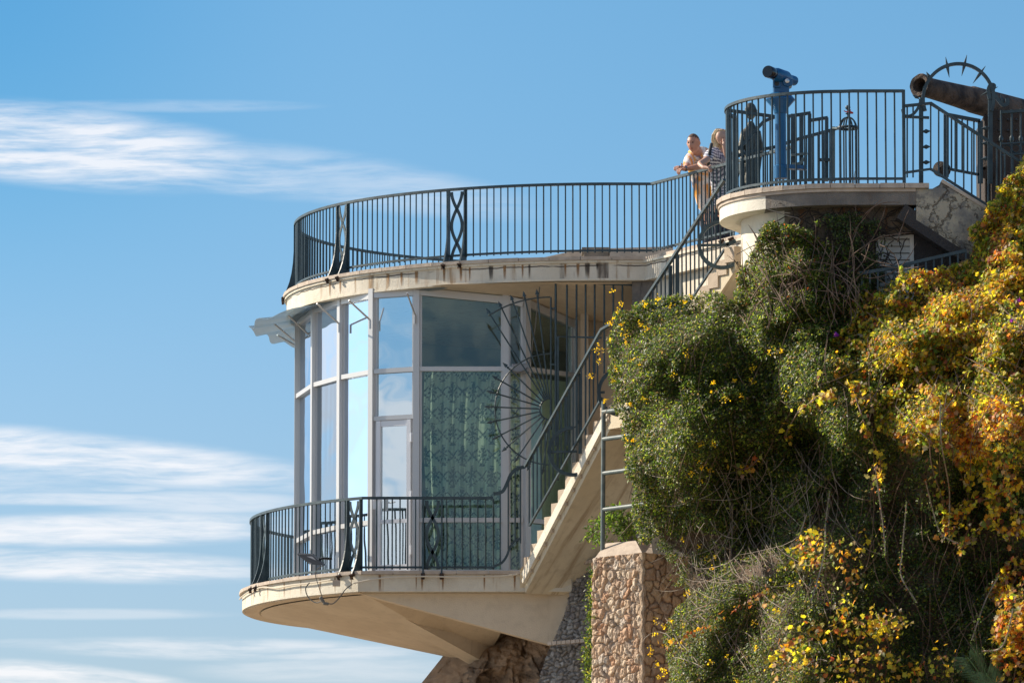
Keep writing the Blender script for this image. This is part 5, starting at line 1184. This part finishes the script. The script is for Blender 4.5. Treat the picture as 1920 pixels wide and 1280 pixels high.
for (xa_, ya_, xb_, yb_, Y0_, Y1_) in ((1070, 1062, 1120, 1050, 76.35, 76.0), (1030, 1206, 1100, 1200, 75.9, 75.55)):
    nb = 8; m_ = MB()
    for j in range(nb):
        a = P(xa_+(xb_-xa_)*(j+.06)/nb, ya_+(yb_-ya_)*j/nb, Y0_+(Y1_-Y0_)*j/nb); b = P(xa_+(xb_-xa_)*(j+.92)/nb, ya_+(yb_-ya_)*(j+.9)/nb, Y0_+(Y1_-Y0_)*(j+.9)/nb)
        m_.sweep([a, b], .10, .045)
    m_.build('course', M['stones'] if False else M['coping'], rw2)

# pipe frame standing on the pillar
pf = thing('pipe_frame', P(1131, 1035, 73.3), 'grey green pipe post with four rungs reaching into the creepers', 'ladder')
MB().tube(ppath([(1132, 752), (1130, 1032)], 73.3), .030, 12).build('post', M['pipe'], pf, smooth=True)
for y, x2 in ((772, 1195), (823, 1200), (887, 1210), (955, 1215)): MB().tube([P(1131, y, 73.3), P(x2, y-(x2-1131)*.13, 72.6)], .029, 12).build('rung', M['pipe'], pf, smooth=True)
# hidden rail in front of the shuttered window
hr_ = thing('path_railing', P(1700, 520, 69.2), 'dark weathered handrail running up in front of the white shutter', 'railing')
MB().sweep(ppath([(1610, 513), (1660, 505), (1740, 486), (1812, 470)], 69.25), .05, .04).build('top_rail', M['iron'], hr_)
for x in range(1616, 1812, 15): MB().sweep([P(x, 600, 69.25), P(x, 512-(x-1616)*.215, 69.25)], .022, .022, up=(0, 1, 0)).build('baluster', M['iron'], hr_)

# ---------------- creepers ----------------
def inpoly(px, py, poly):
    ins = np.zeros(px.shape, bool); n = len(poly)
    for i in range(n):
        x1, y1 = poly[i]; x2, y2 = poly[(i+1) % n]
        c = ((y1 > py) != (y2 > py)) & (px < (x2-x1)*(py-y1)/(y2-y1+1e-9)+x1); ins ^= c
    return ins
def scatter(poly, n, rough=16, dens=None):
    x0, x1 = min(p[0] for p in poly)-rough, max(p[0] for p in poly)+rough; y0, y1 = min(p[1] for p in poly)-rough, max(p[1] for p in poly)+rough
    ox = np.zeros(0); oy = np.zeros(0)
    while len(ox) < n:
        x = rng.uniform(x0, x1, n*2); y = rng.uniform(y0, y1, n*2)
        wx = x+fbm(x/30, y/30, 71, 4)*rough; wy = y+fbm(x/30, y/30, 72, 4)*rough
        k = inpoly(wx, wy, poly)
        if dens is not None: k &= rng.random(len(x)) < dens(x, y)
        ox = np.r_[ox, x[k]]; oy = np.r_[oy, y[k]]
    return ox[:n], oy[:n]
def rotf(n, tiltv):
    "random leaf frames: normal mostly tiltv with scatter; returns d (tip dir), s (side), nrm"
    nr = rng.normal(0, .62, (n, 3))+np.array(tiltv); nr /= np.linalg.norm(nr, axis=1)[:, None]
    d = rng.normal(0, 1, (n, 3)); d[:, 2] -= .5; d -= nr*(d*nr).sum(1)[:, None]; d /= np.linalg.norm(d, axis=1)[:, None]
    return d, np.cross(nr, d), nr
def leaves_simple(name, C_, size, cols, parent, m, tilt=(0, -.7, .5), asp=.55):
    n = len(C_); d, s_, nr = rotf(n, tilt); L = size[:, None]
    v = np.stack([C_, C_+d*L*.45+s_*L*asp*.5+nr*L*.12, C_+d*L, C_+d*L*.45-s_*L*asp*.5+nr*L*.12], 1)
    base = np.arange(n)[:, None]*4; f = np.stack([base+np.array([[0, 1, 2]]), base+np.array([[0, 2, 3]])], 1).reshape(-1, 3)
    return npmesh(name, v.reshape(-1, 3), f, 3, m, np.repeat(cols, 4, 0), parent)
LOB = np.array([(0, 0), (.30, -.06), (.48, .22), (.34, .40), (.52, .66), (.26, .70), (0, 1.05), (-.26, .70), (-.52, .66), (-.34, .40), (-.48, .22), (-.30, -.06)])
def leaves_lobed(name, C_, size, cols, parent, m, tilt=(-.6, -.4, .5)):
    n = len(C_); d, s_, nr = rotf(n, tilt); L = size[:, None, None]; k = len(LOB)
    cup = (np.abs(LOB[:, 0])*.25-.12*LOB[:, 1]**2)
    v = C_[:, None]+L*(s_[:, None]*LOB[None, :, 0:1]+d[:, None]*LOB[None, :, 1:2]+nr[:, None]*cup[None, :, None])
    ctr = (C_+d*size[:, None]*.42)[:, None]; v = np.concatenate([v, ctr], 1)
    a = np.arange(k); tri = np.stack([a, (a+1) % k, np.full(k, k)], -1)
    f = (np.arange(n)[:, None, None]*(k+1)+tri[None]).reshape(-1, 3)
    c = np.repeat(cols[:, None], k+1, 1); edge = rng.random(n) < .25; c[edge, :k] = c[edge, :k]*np.array([.8, .45, .5]); 
    return npmesh(name, v.reshape(-1, 3), f, 3, m, c.reshape(-1, 3), parent)
def pick(n, pal_, wts, jit=.22):
    pal_ = np.array(pal_); w_ = np.array(wts)/sum(wts); c = pal_[rng.choice(len(pal_), n, p=w_)]
    return np.clip(c*(1+rng.normal(0, jit, (n, 1)))*(1+rng.normal(0, .08, (n, 3))), .004, .95)
GREEN = [(.034, .062, .016), (.068, .105, .022), (.15, .19, .03), (.30, .32, .05), (.024, .042, .02), (.20, .13, .065), (.12, .095, .06)]
GW = [5, 5, 3.4, 1.8, 3, 1., 1.8]
VINE = [(.70, .54, .04), (.56, .46, .05), (.54, .27, .04), (.40, .13, .04), (.32, .33, .05), (.13, .18, .035), (.28, .10, .05), (.46, .37, .24), (.28, .18, .09)]
VW = [4.5, 4.5, 2.0, .9, 5, 5, 1.0, 2.2, 3]
def foliage_depth(px, py, spread, n, out=.10):
    # clumps: leaves gather in tufts that stand off the face
    t = fbm(px/26, py/22, 81, 3)
    return Yb(px, py)-t*.20-out+rng.exponential(spread, n)-.06
def clump(poly, n, spread, rough=16, dens=None, out=.10):
    x, y = scatter(poly, n, rough, dens); return x, y, Pn(x, y, foliage_depth(x, y, spread, n, out))
def stems(name, parent, specs, m, r=.006):
    mb = MB()
    for pts in specs: mb.tube(pts, [r*1.3]*(len(pts)-1)+[r*.5], 4)
    return mb.build(name, m, parent)
def rand_stem(x, y, ln, ang, curv, off, seg=8, sag=0.):
    pts = []; a = ang
    for i in range(seg):
        Y = float(Yb(x, y))-off-.05*math.sin(i*1.3); pts.append(P(x, y, Y)); x += math.cos(a)*ln/seg; y += math.sin(a)*ln/seg; a += curv/seg+random.uniform(-.12, .12)+ (sag*(math.pi/2-a))/seg
    return pts
def flowers(name, parent, pts_, col, m, n_each=22, rad=.045, s_=.02):
    C_ = []; 
    for (x, y) in pts_:
        Y = float(Yb(x, y))-.26; c = np.array(P(x, y, Y)); k = int(n_each*random.uniform(.5, 1.3)); C_.append(c+rng.normal(0, rad*random.uniform(.5, 1.1), (k, 3)))
    C_ = np.concatenate(C_); cols = np.clip(np.array(col)*(1+rng.normal(0, .12, (len(C_), 1))), 0, 1); return leaves_simple(name, C_, rng.uniform(s_*.7, s_*1.3, len(C_)), cols, parent, m, asp=1.)
# 1 -- large evergreen creeper on the left
polyA0 = [(1205, 566), (1270, 552), (1345, 552), (1420, 560), (1560, 590), (1650, 600), (1660, 760), (1580, 870), (1520, 960), (1430, 985), (1320, 1000), (1200, 1010), (1186, 930), (1172, 850), (1156, 760), (1136, 690), (1138, 625), (1160, 590)]
polyA = polyA0
sh1 = thing('evergreen_creeper', P(1300, 1000, 71), 'large dark green creeper with small yellow flowers bulging beside the stair', 'shrub')
def densA(x, y): return np.clip(1.-.35*np.exp(-(((x-1330)/130)**2+((y-930)/70)**2))-.25*(fbm(x/40, y/40, 91, 3) < -.15), .12, 1)
x, y, C_ = clump(polyA, 90000, .13, 20, densA)
cols = pick(len(C_), GREEN, GW)
leaves_simple('foliage', C_, rng.uniform(.022, .055, len(C_)), cols, sh1, M['leaf'], tilt=(-.75, -.25, .55))
sp1 = [rand_stem(random.uniform(1190, 1600), random.uniform(600, 930), random.uniform(60, 190), random.uniform(.6, 2.4), random.uniform(-.8, .8), random.uniform(.02, .3), sag=.5) for _ in range(60)]
stems('stem', sh1, sp1, M['twigd'], .0032)['kind'] = 'stuff'
fl1 = [(1147, 545), (1166, 568), (1150, 598), (1142, 606), (1122, 646), (1119, 658), (1124, 676), (1107, 704), (1157, 583), (1171, 625), (1155, 692), (1201, 607), (1208, 568), (1232, 559), (1282, 568), (1258, 575), (1288, 664), (1181, 677), (1200, 683), (1262, 702), (1189, 671), (1376, 711), (1334, 734), (1389, 743), (1411, 717), (1474, 735), (1338, 716), (1362, 748), (1314, 833), (1340, 832), (1311, 864), (1318, 877), (1331, 881), (1316, 902), (1295, 887), (1174, 824), (1188, 825), (1181, 758), (1134, 752), (1446, 660), (1464, 658), (1410, 690), (1174, 640), (1212, 616), (1296, 556), (1147, 715), (1142, 638), (1130, 655), (1207, 745), (1165, 608)]
flowers('flower', sh1, fl1, (.75, .50, .02), M['vine'], 15, .026, .022)['kind'] = 'stuff'
# 2 -- bramble against the column
sh2 = thing('bramble', P(1500, 560, 70), 'twiggy sparse bramble climbing the white column under the viewpoint', 'shrub')
polyB = [(1375, 560), (1382, 505), (1400, 490), (1436, 430), (1470, 415), (1500, 410), (1530, 440), (1562, 470), (1600, 500), (1650, 540), (1640, 590), (1560, 610), (1400, 600)]
def densB(x, y): return np.clip(.55+.6*(fbm(x/24, y/24, 95, 3) > -.02)-.45*(x > 1560), .1, 1)
x, y, C_ = clump(polyB, 30000, .18, 22, densB, out=.12)
leaves_simple('foliage', C_, rng.uniform(.022, .05, len(C_)), pick(len(C_), GREEN+[(.30, .08, .03)], GW+[.7]), sh2, M['leaf'], tilt=(-.7, -.3, .5))
sp2 = [rand_stem(random.uniform(1400, 1620), random.uniform(540, 620), random.uniform(70, 190), random.uniform(-2.3, -.9), random.uniform(-1.6, 1.6), random.uniform(.0, .35)) for _ in range(80)]
sp2 += [rand_stem(random.uniform(1560, 1700), random.uniform(400, 560), random.uniform(60, 160), random.uniform(-1.9, 1.0), random.uniform(-2, 2), random.uniform(-.1, .2)) for _ in range(16)]
stems('stem', sh2, sp2, M['twigd'], .0042)['kind'] = 'stuff'
hero = [[(1460, 600), (1478, 520), (1484, 450), (1490, 430)], [(1474, 590), (1500, 530), (1510, 500)], [(1482, 400), (1452, 396), (1438, 391)], [(1604, 600), (1600, 560), (1580, 512), (1566, 506)], [(1575, 470), (1574, 450), (1562, 448)], [(1490, 430), (1500, 412), (1478, 405), (1455, 398)], [(1380, 478), (1410, 462), (1440, 455)]]
stems('stem', sh2, [cr([P(a, b, 69.7) for a, b in h]) for h in hero], M['twig'], .005)['kind'] = 'stuff'
# sparse tendrils over the old wall and shutter
polyW = [(1500, 430), (1560, 405), (1650, 410), (1662, 470), (1650, 560), (1560, 560)]
x, y = scatter(polyW, 4200, 15, lambda x, y: np.clip((fbm(x/30, y/30, 99, 3) > .0)*.9+.1, 0, 1)); C_ = Pn(x, y, YT+.26-rng.uniform(.04, .3, len(x)))
iv = thing('wall_ivy', P(1620, 560, 69.7), 'dark sparse ivy tendrils hanging over the old wall beside the white shutter', 'climber')
leaves_simple('foliage', C_, rng.uniform(.02, .045, len(C_)), pick(len(C_), GREEN[:3]+[(.05, .035, .02)], [4, 3, 1, 3]), iv, M['leaf'], tilt=(0, -1, .2))
spw = []
for _ in range(120):
    x0_, y0_ = random.uniform(1500, 1680), random.uniform(395, 540); a_ = random.uniform(0, 6.28); pts = []
    for i in range(8): pts.append(P(x0_, y0_, YT+.26-random.uniform(.02, .07))); x0_ += math.cos(a_)*12; y0_ += math.sin(a_)*10; a_ += random.uniform(-.7, .7)
    spw.append(pts)
stems('stem', iv, spw, mat('black_stem', (.03, .022, .018), .9), .006)['kind'] = 'stuff'
# 3 -- autumn vine over the bank
polyC = [(1590, 600), (1600, 565), (1645, 545), (1690, 515), (1760, 505), (1808, 490), (1830, 425), (1872, 362), (1918, 290), (2020, 275), (2020, 870), (1960, 850), (1900, 880), (1840, 905), (1800, 880), (1750, 840), (1700, 850), (1640, 780), (1560, 700), (1545, 640)]
sh3 = thing('autumn_vine', P(1780, 860, 68.3), 'broad autumn vine with yellow and orange leaves covering the bank at right', 'climber')
def densC(x, y): return np.clip(.95-.75*(fbm(x/55, y/42, 103, 3) < -.22)-.55*np.exp(-(((x-1690)/60)**2+((y-700)/35)**2)), .08, 1)
x, y, C_ = clump(polyC, 34000, .12, 22, densC, .16); g_ = (fbm(x/70, y/60, 107, 3) > .12)|((x < 1660) & (rng.random(len(x)) < .6))
cols = pick(len(C_), VINE, VW); cg = pick(len(C_), VINE, [1.4, 1., .5, .3, 5, 6, .4, 1., .8]); br = fbm(x/60, y/60, 109, 3) > .2; cb_ = pick(len(C_), VINE, [3, 2, 3.5, 2.5, 1, 1, 2.5, 3, 4])
cols = np.where(g_[:, None], cg, np.where(br[:, None], cb_, cols))
leaves_lobed('foliage', C_, rng.uniform(.022, .058, len(C_))*rng.choice([.7, 1., 1.25], len(C_)), cols, sh3, M['vine'], tilt=(-.75, -.25, .55))
x, y, C2 = clump(polyC, 36000, .2, 14, None, .02)
cols = pick(len(C2), GREEN+VINE[:3]+[VINE[8]], GW+[3, 3, 2, 3]); leaves_simple('undergrowth', C2, rng.uniform(.025, .06, len(C2)), cols, sh3, M['leaf'], tilt=(-.7, -.25, .6))
sp3 = [rand_stem(random.uniform(1600, 1920), random.uniform(560, 850), random.uniform(60, 220), random.uniform(.3, 2.8), random.uniform(-.8, .8), random.uniform(.1, .4), sag=.5) for _ in range(40)]
stems('stem', sh3, sp3, M['twigd'], .004)['kind'] = 'stuff'
flowers('blossom', sh3, [(1569, 628), (1911, 562), (1897, 600)], (.35, .06, .55), M['vine'], 14, .012, .03)
# 4 -- dark hanging growth in the recess
sh4 = thing('hanging_growth', P(1700, 1250, 69.2), 'dark green hanging growth with bare trailing stems in the shaded recess below the autumn vine', 'climber')
polyD = [(1340, 880), (1500, 840), (1600, 780), (1700, 830), (1850, 880), (2020, 850), (2020, 1320), (1560, 1320), (1500, 1180), (1450, 1020), (1340, 1000)]
def densD(x, y): return np.clip(.75-.5*(fbm(x/50, y/60, 113, 3) < -.05), .1, 1)
x, y, C_ = clump(polyD, 78000, .18, 10, densD, .0)
leaves_simple('foliage', C_, rng.uniform(.022, .055, len(C_)), pick(len(C_), GREEN, [5, 5, 2, .5, 4, .6, 1.2]), sh4, M['leaf'], tilt=(-.6, -.45, .4))
sp4 = [rand_stem(random.uniform(1340, 2000), random.uniform(830, 1200), random.uniform(80, 260), random.uniform(1.1, 2.1), random.uniform(-1, 1), random.uniform(-.05, .2), 10, sag=.4) for _ in range(130)]
stems('stem', sh4, sp4, M['twigd'], .0032)['kind'] = 'stuff'
tr4 = [[(1763, 760), (1765, 830), (1780, 920), (1778, 1000)], [(1735, 900), (1750, 960), (1765, 1000), (1800, 1020)], [(1872, 1080), (1850, 1120), (1835, 1160), (1822, 1200)], [(1700, 940), (1692, 1030), (1690, 1080), (1720, 1130)], [(1556, 920), (1548, 980), (1545, 1040), (1520, 1130)], [(1512, 965), (1485, 1040), (1465, 1065)], [(1900, 1140), (1880, 1210), (1842, 1220)], [(1640, 870), (1655, 980), (1660, 1040)]]
tw = [cr([P(a, b, float(Yb(a, b))-.42) for a, b in h], 8) for h in tr4]; stems('stem', sh4, tw, M['twig'], .008)['kind'] = 'stuff'
C5 = np.concatenate([np.array([p+Vector((random.gauss(0, .022), random.gauss(0, .02), random.gauss(0, .022))) for p in t_ for _ in range(5)]) for t_ in tw]); leaves_simple('trailing_leaf', C5, rng.uniform(.02, .045, len(C5)), pick(len(C5), [(.16, .20, .05), (.10, .14, .06), (.35, .12, .05)], [3, 3, 1]), sh4, M['leaf'])['kind'] = 'stuff'
# vine trails dangling into the recess
def trail(parent, line, n, sp_=13, off=.35, pal_=VINE, wts=VW, sz=(.04, .08)):
    pts = cr([P(a, b, float(Yb(a, b))-off) for a, b in line], 10); k = rng.integers(0, len(pts), n)
    C_ = np.array([pts[i] for i in k])+rng.normal(0, sp_/150/2, (n, 3)); o = leaves_lobed('trail_leaf', C_, rng.uniform(*sz, n), pick(n, pal_, wts), parent, M['vine'], tilt=(-.6, -.45, .4)); o['kind'] = 'stuff'; return o, pts
tl_ = [([(1790, 840), (1750, 800), (1745, 860), (1765, 930), (1772, 960)], 90), ([(1640, 770), (1600, 720), (1620, 790), (1650, 860), (1645, 900)], 130), ([(1500, 770), (1540, 740), (1570, 745)], 70), ([(1420, 862), (1396, 880), (1370, 870)], 26),
       ([(1770, 1000), (1790, 960), (1860, 930), (1920, 900)], 170), ([(1800, 1030), (1850, 980), (1890, 1010)], 90), ([(1540, 700), (1480, 800), (1475, 820)], 22), ([(1850, 880), (1860, 930), (1870, 960)], 110), ([(1880, 860), (1900, 950), (1920, 1000)], 160), ([(1820, 870), (1815, 930), (1800, 990)], 60)]
st_ = []
for l_, n_ in tl_: _, p_ = trail(sh3, l_, n_); st_.append(p_)
stems('stem', sh3, st_, M['twigd'], .006)['kind'] = 'stuff'
# right hand curtain of vine lower down
sh5 = thing('autumn_vine', P(1900, 1280, 67.8), 'rust and yellow vine cascading down the right edge of the picture', 'climber', 'autumn vines on the bank')
polyE = [(1870, 1080), (1900, 1040), (2020, 1000), (2020, 1320), (1880, 1310), (1862, 1240), (1850, 1150)]
x, y, C_ = clump(polyE, 3400, .10, 22, lambda x, y: np.clip(.9-.7*(fbm(x/45, y/45, 131, 3) < 0), .1, 1), .25); leaves_lobed('foliage', C_, rng.uniform(.035, .075, len(C_)), pick(len(C_), VINE, [4, 3, 4, 3, 2, 2, 2, 2, 3]), sh5, M['vine'])
# 6 -- lower yellow vine
sh6 = thing('autumn_vine', P(1560, 1280, 68.2), 'patch of bright yellow and orange vine leaves low in the middle of the shaded bank', 'climber', 'autumn vines on the bank')
for l_, n_ in (([(1440, 1130), (1470, 1080), (1500, 1030), (1525, 1005)], 70), ([(1520, 1010), (1560, 1030), (1600, 1040), (1640, 1000)], 80), ([(1500, 1020), (1530, 1050)], 60), ([(1590, 1030), (1600, 1080), (1575, 1130), (1585, 1170)], 90), ([(1500, 1190), (1560, 1180), (1620, 1170), (1690, 1160)], 210), ([(1450, 1250), (1490, 1210), (1510, 1240)], 150), ([(1560, 1250), (1620, 1230), (1700, 1250), (1780, 1240)], 230), ([(1440, 1280), (1560, 1290), (1660, 1285)], 190), ([(1610, 1190), (1650, 1170), (1680, 1180)], 120)):
    _, p_ = trail(sh6, l_, n_, 26, .30, VINE, [5, 5, 3, 2, 4, 3, 1, 1.5, 2], (.028, .075))
for l_, n_ in (([(1240, 1215), (1290, 1190), (1340, 1160), (1400, 1130), (1440, 1110)], 75), ):
    _, p_ = trail(sh6, l_, n_, 10, .30, VINE, [2, 2, 5, 5, .5, .5, 4, .5, 1], (.03, .055))
# 7 -- lower green shrub with yellow flowers beside the pillar
sh7 = thing('flowering_shrub', P(1320, 1280, 70.2), 'grey green shrub with scattered yellow flowers right of the stone pillar', 'shrub')
polyF = [(1245, 1200), (1262, 1160), (1290, 1100), (1330, 1100), (1345, 1125), (1400, 1090), (1460, 1080), (1500, 1100), (1560, 1160), (1600, 1320), (1235, 1320), (1250, 1250)]
x, y, C_ = clump(polyF, 44000, .14, 18, lambda x, y: np.clip(.9-.5*(fbm(x/40, y/40, 141, 3) < -.1), .1, 1), .1)
leaves_simple('foliage', C_, rng.uniform(.02, .045, len(C_)), pick(len(C_), GREEN+[(.20, .20, .14)], [3, 4, 3, 1, 2, 1.5, 2, 1]), sh7, M['leaf'], tilt=(-.7, -.3, .55))
flowers('flower', sh7, [(1229, 1162), (1256, 1163), (1244, 1173), (1226, 1187), (1257, 1200), (1250, 1211), (1233, 1245), (1241, 1252), (1219, 1225), (1219, 1215), (1246, 1258), (1236, 1270), (1281, 1170), (1417, 1214), (1364, 1230), (1334, 1240), (1413, 1166), (1381, 1277), (1328, 1050), (1340, 1045), (1310, 1023), (1335, 1065), (1484, 1095), (1500, 1090), (1535, 1092), (1458, 1145), (1288, 1112), (1280, 1010)], (.75, .52, .02), M['vine'], 15, .024, .022)['kind'] = 'stuff'
sp7 = [rand_stem(random.uniform(1240, 1580), random.uniform(1150, 1290), random.uniform(40, 110), random.uniform(-2.4, -.7), random.uniform(-2.2, 2.2), random.uniform(.0, .2)) for _ in range(34)]
stems('stem', sh7, sp7, M['twig'], .004)['kind'] = 'stuff'
# 8 -- tangle of bare pale twigs over the pillar corner
tg = thing('dry_twig_tangle', P(1300, 1150, 71.2), 'tangle of bare pale twigs hanging over the pillar corner', 'twigs')
spt = [rand_stem(random.uniform(1262, 1460), random.uniform(960, 1080), random.uniform(60, 200), random.uniform(.7, 2.3), random.uniform(-2.6, 2.6), random.uniform(.0, .35), 9, sag=.5) for _ in range(55)]
stems('twig', tg, spt, M['twig'], .0030)['kind'] = 'stuff'
spt = [rand_stem(random.uniform(1330, 1560), random.uniform(830, 980), random.uniform(80, 200), random.uniform(.9, 2.3), random.uniform(-2.6, 2.6), random.uniform(.1, .3), 9, sag=.5) for _ in range(50)]
stems('twig', tg, spt, M['twig'], .0026)['kind'] = 'stuff'
polyR = [(1225, 1010), (1330, 990), (1450, 985), (1480, 1080), (1400, 1110), (1330, 1130), (1270, 1100)]
x, y, C_ = clump(polyR, 9000, .2, 22, lambda x, y: np.clip(.8-.9*(fbm(x/28, y/28, 151, 3) < .05), .05, 1), .05)
leaves_simple('hanging_leaf', C_, rng.uniform(.02, .045, len(C_)), pick(len(C_), GREEN, GW), sh1, M['leaf'], tilt=(-.7, -.3, .55))['kind'] = 'stuff'
# 9 -- glossy fig-like shrub behind the pipe post and climber beside the pillar
def local_leaves(name, label, cat, pts_, n, Y, sx, sy, sz, pal_, wts, fn=leaves_simple, **kw):
    t = thing(name, P(pts_[0][0], pts_[0][1], Y), label, cat); k = rng.integers(0, len(pts_), n); a = np.array(pts_, float)[k]
    C_ = Pn(a[:, 0]+rng.normal(0, sx, n), a[:, 1]+rng.normal(0, sy, n), Y+rng.normal(0, .1, n)); fn('foliage', C_, rng.uniform(*sz, n), pick(n, pal_, wts), t, M['leaf'], **kw)
    mb = MB()
    for q in range(10): p = pts_[random.randrange(len(pts_))]; mb.tube([P(p[0]+random.uniform(-10, 10), p[1]+15, Y), P(p[0]+random.uniform(-10, 10), p[1]-15, Y-.05)], .006, 4)
    mb.build('stem', M['twigd'], t)['kind'] = 'stuff'; return t
local_leaves('glossy_shrub', 'small glossy leaved shrub sprouting behind the pipe post', 'shrub', [(1118, 985), (1110, 1000), (1125, 1010), (1140, 970), (1150, 975), (1160, 985), (1170, 970), (1175, 1000), (1150, 955), (1185, 985)], 620, 73.9, 9, 9, (.05, .10), [(.10, .16, .03), (.16, .22, .04), (.06, .10, .03)], [3, 2, 2], asp=.4)
local_leaves('wall_climber', 'narrow green climber growing up the left edge of the stone pillar', 'climber', [(1108, 1280), (1103, 1260), (1106, 1240), (1100, 1225), (1108, 1210), (1104, 1195), (1110, 1180), (1108, 1160), (1112, 1140), (1111, 1100), (1112, 1075), (1107, 1120), (1100, 1245), (1104, 1275), (1108, 1300)], 1500, 73.2, 5, 9, (.03, .06), GREEN, [4, 5, 5, 3, 2, .3, .2], asp=.45)
# 10 -- palm fronds at the bottom right
pm = thing('palm', P(1850, 1330, 68.2), 'dark palm fronds poking up at the bottom right', 'palm')
for (bx_, by_, tx_, ty_, L_) in ((1860, 1300, 1815, 1232, 60), (1880, 1320, 1850, 1262, 60), (1800, 1330, 1870, 1290, 50)):
    b = P(bx_, by_, 68.1); t_ = P(tx_, ty_, 67.95); m_ = MB(); m_.tube([b, b.lerp(t_, .5)+Vector((0, 0, .02)), t_], .008, 5)
    ax_ = (t_-b).normalized(); sdv = ax_.cross(Vector((0, 1, 0))).normalized()
    for i in range(20):
        f = .1+.9*i/20; p = b.lerp(t_, f)
        for sg in (-1, 1):
            ln = .34*(math.sin(f*2.6)+.25)*.8; tip = p+ax_*ln*.75+sdv*sg*ln*.65+Vector((0, random.uniform(-.05, .02), -.03)); md_ = p.lerp(tip, .4)+Vector((0, 0, .012)); wv_ = (tip-p).normalized().cross(Vector((0, 1, 0)))*.0055
            m_.poly([p, md_+wv_, tip, md_-wv_], [(0, 1, 2, 3)])
    m_.build('frond', mat('palm_green', (.09, .17, .07), .45), pm)
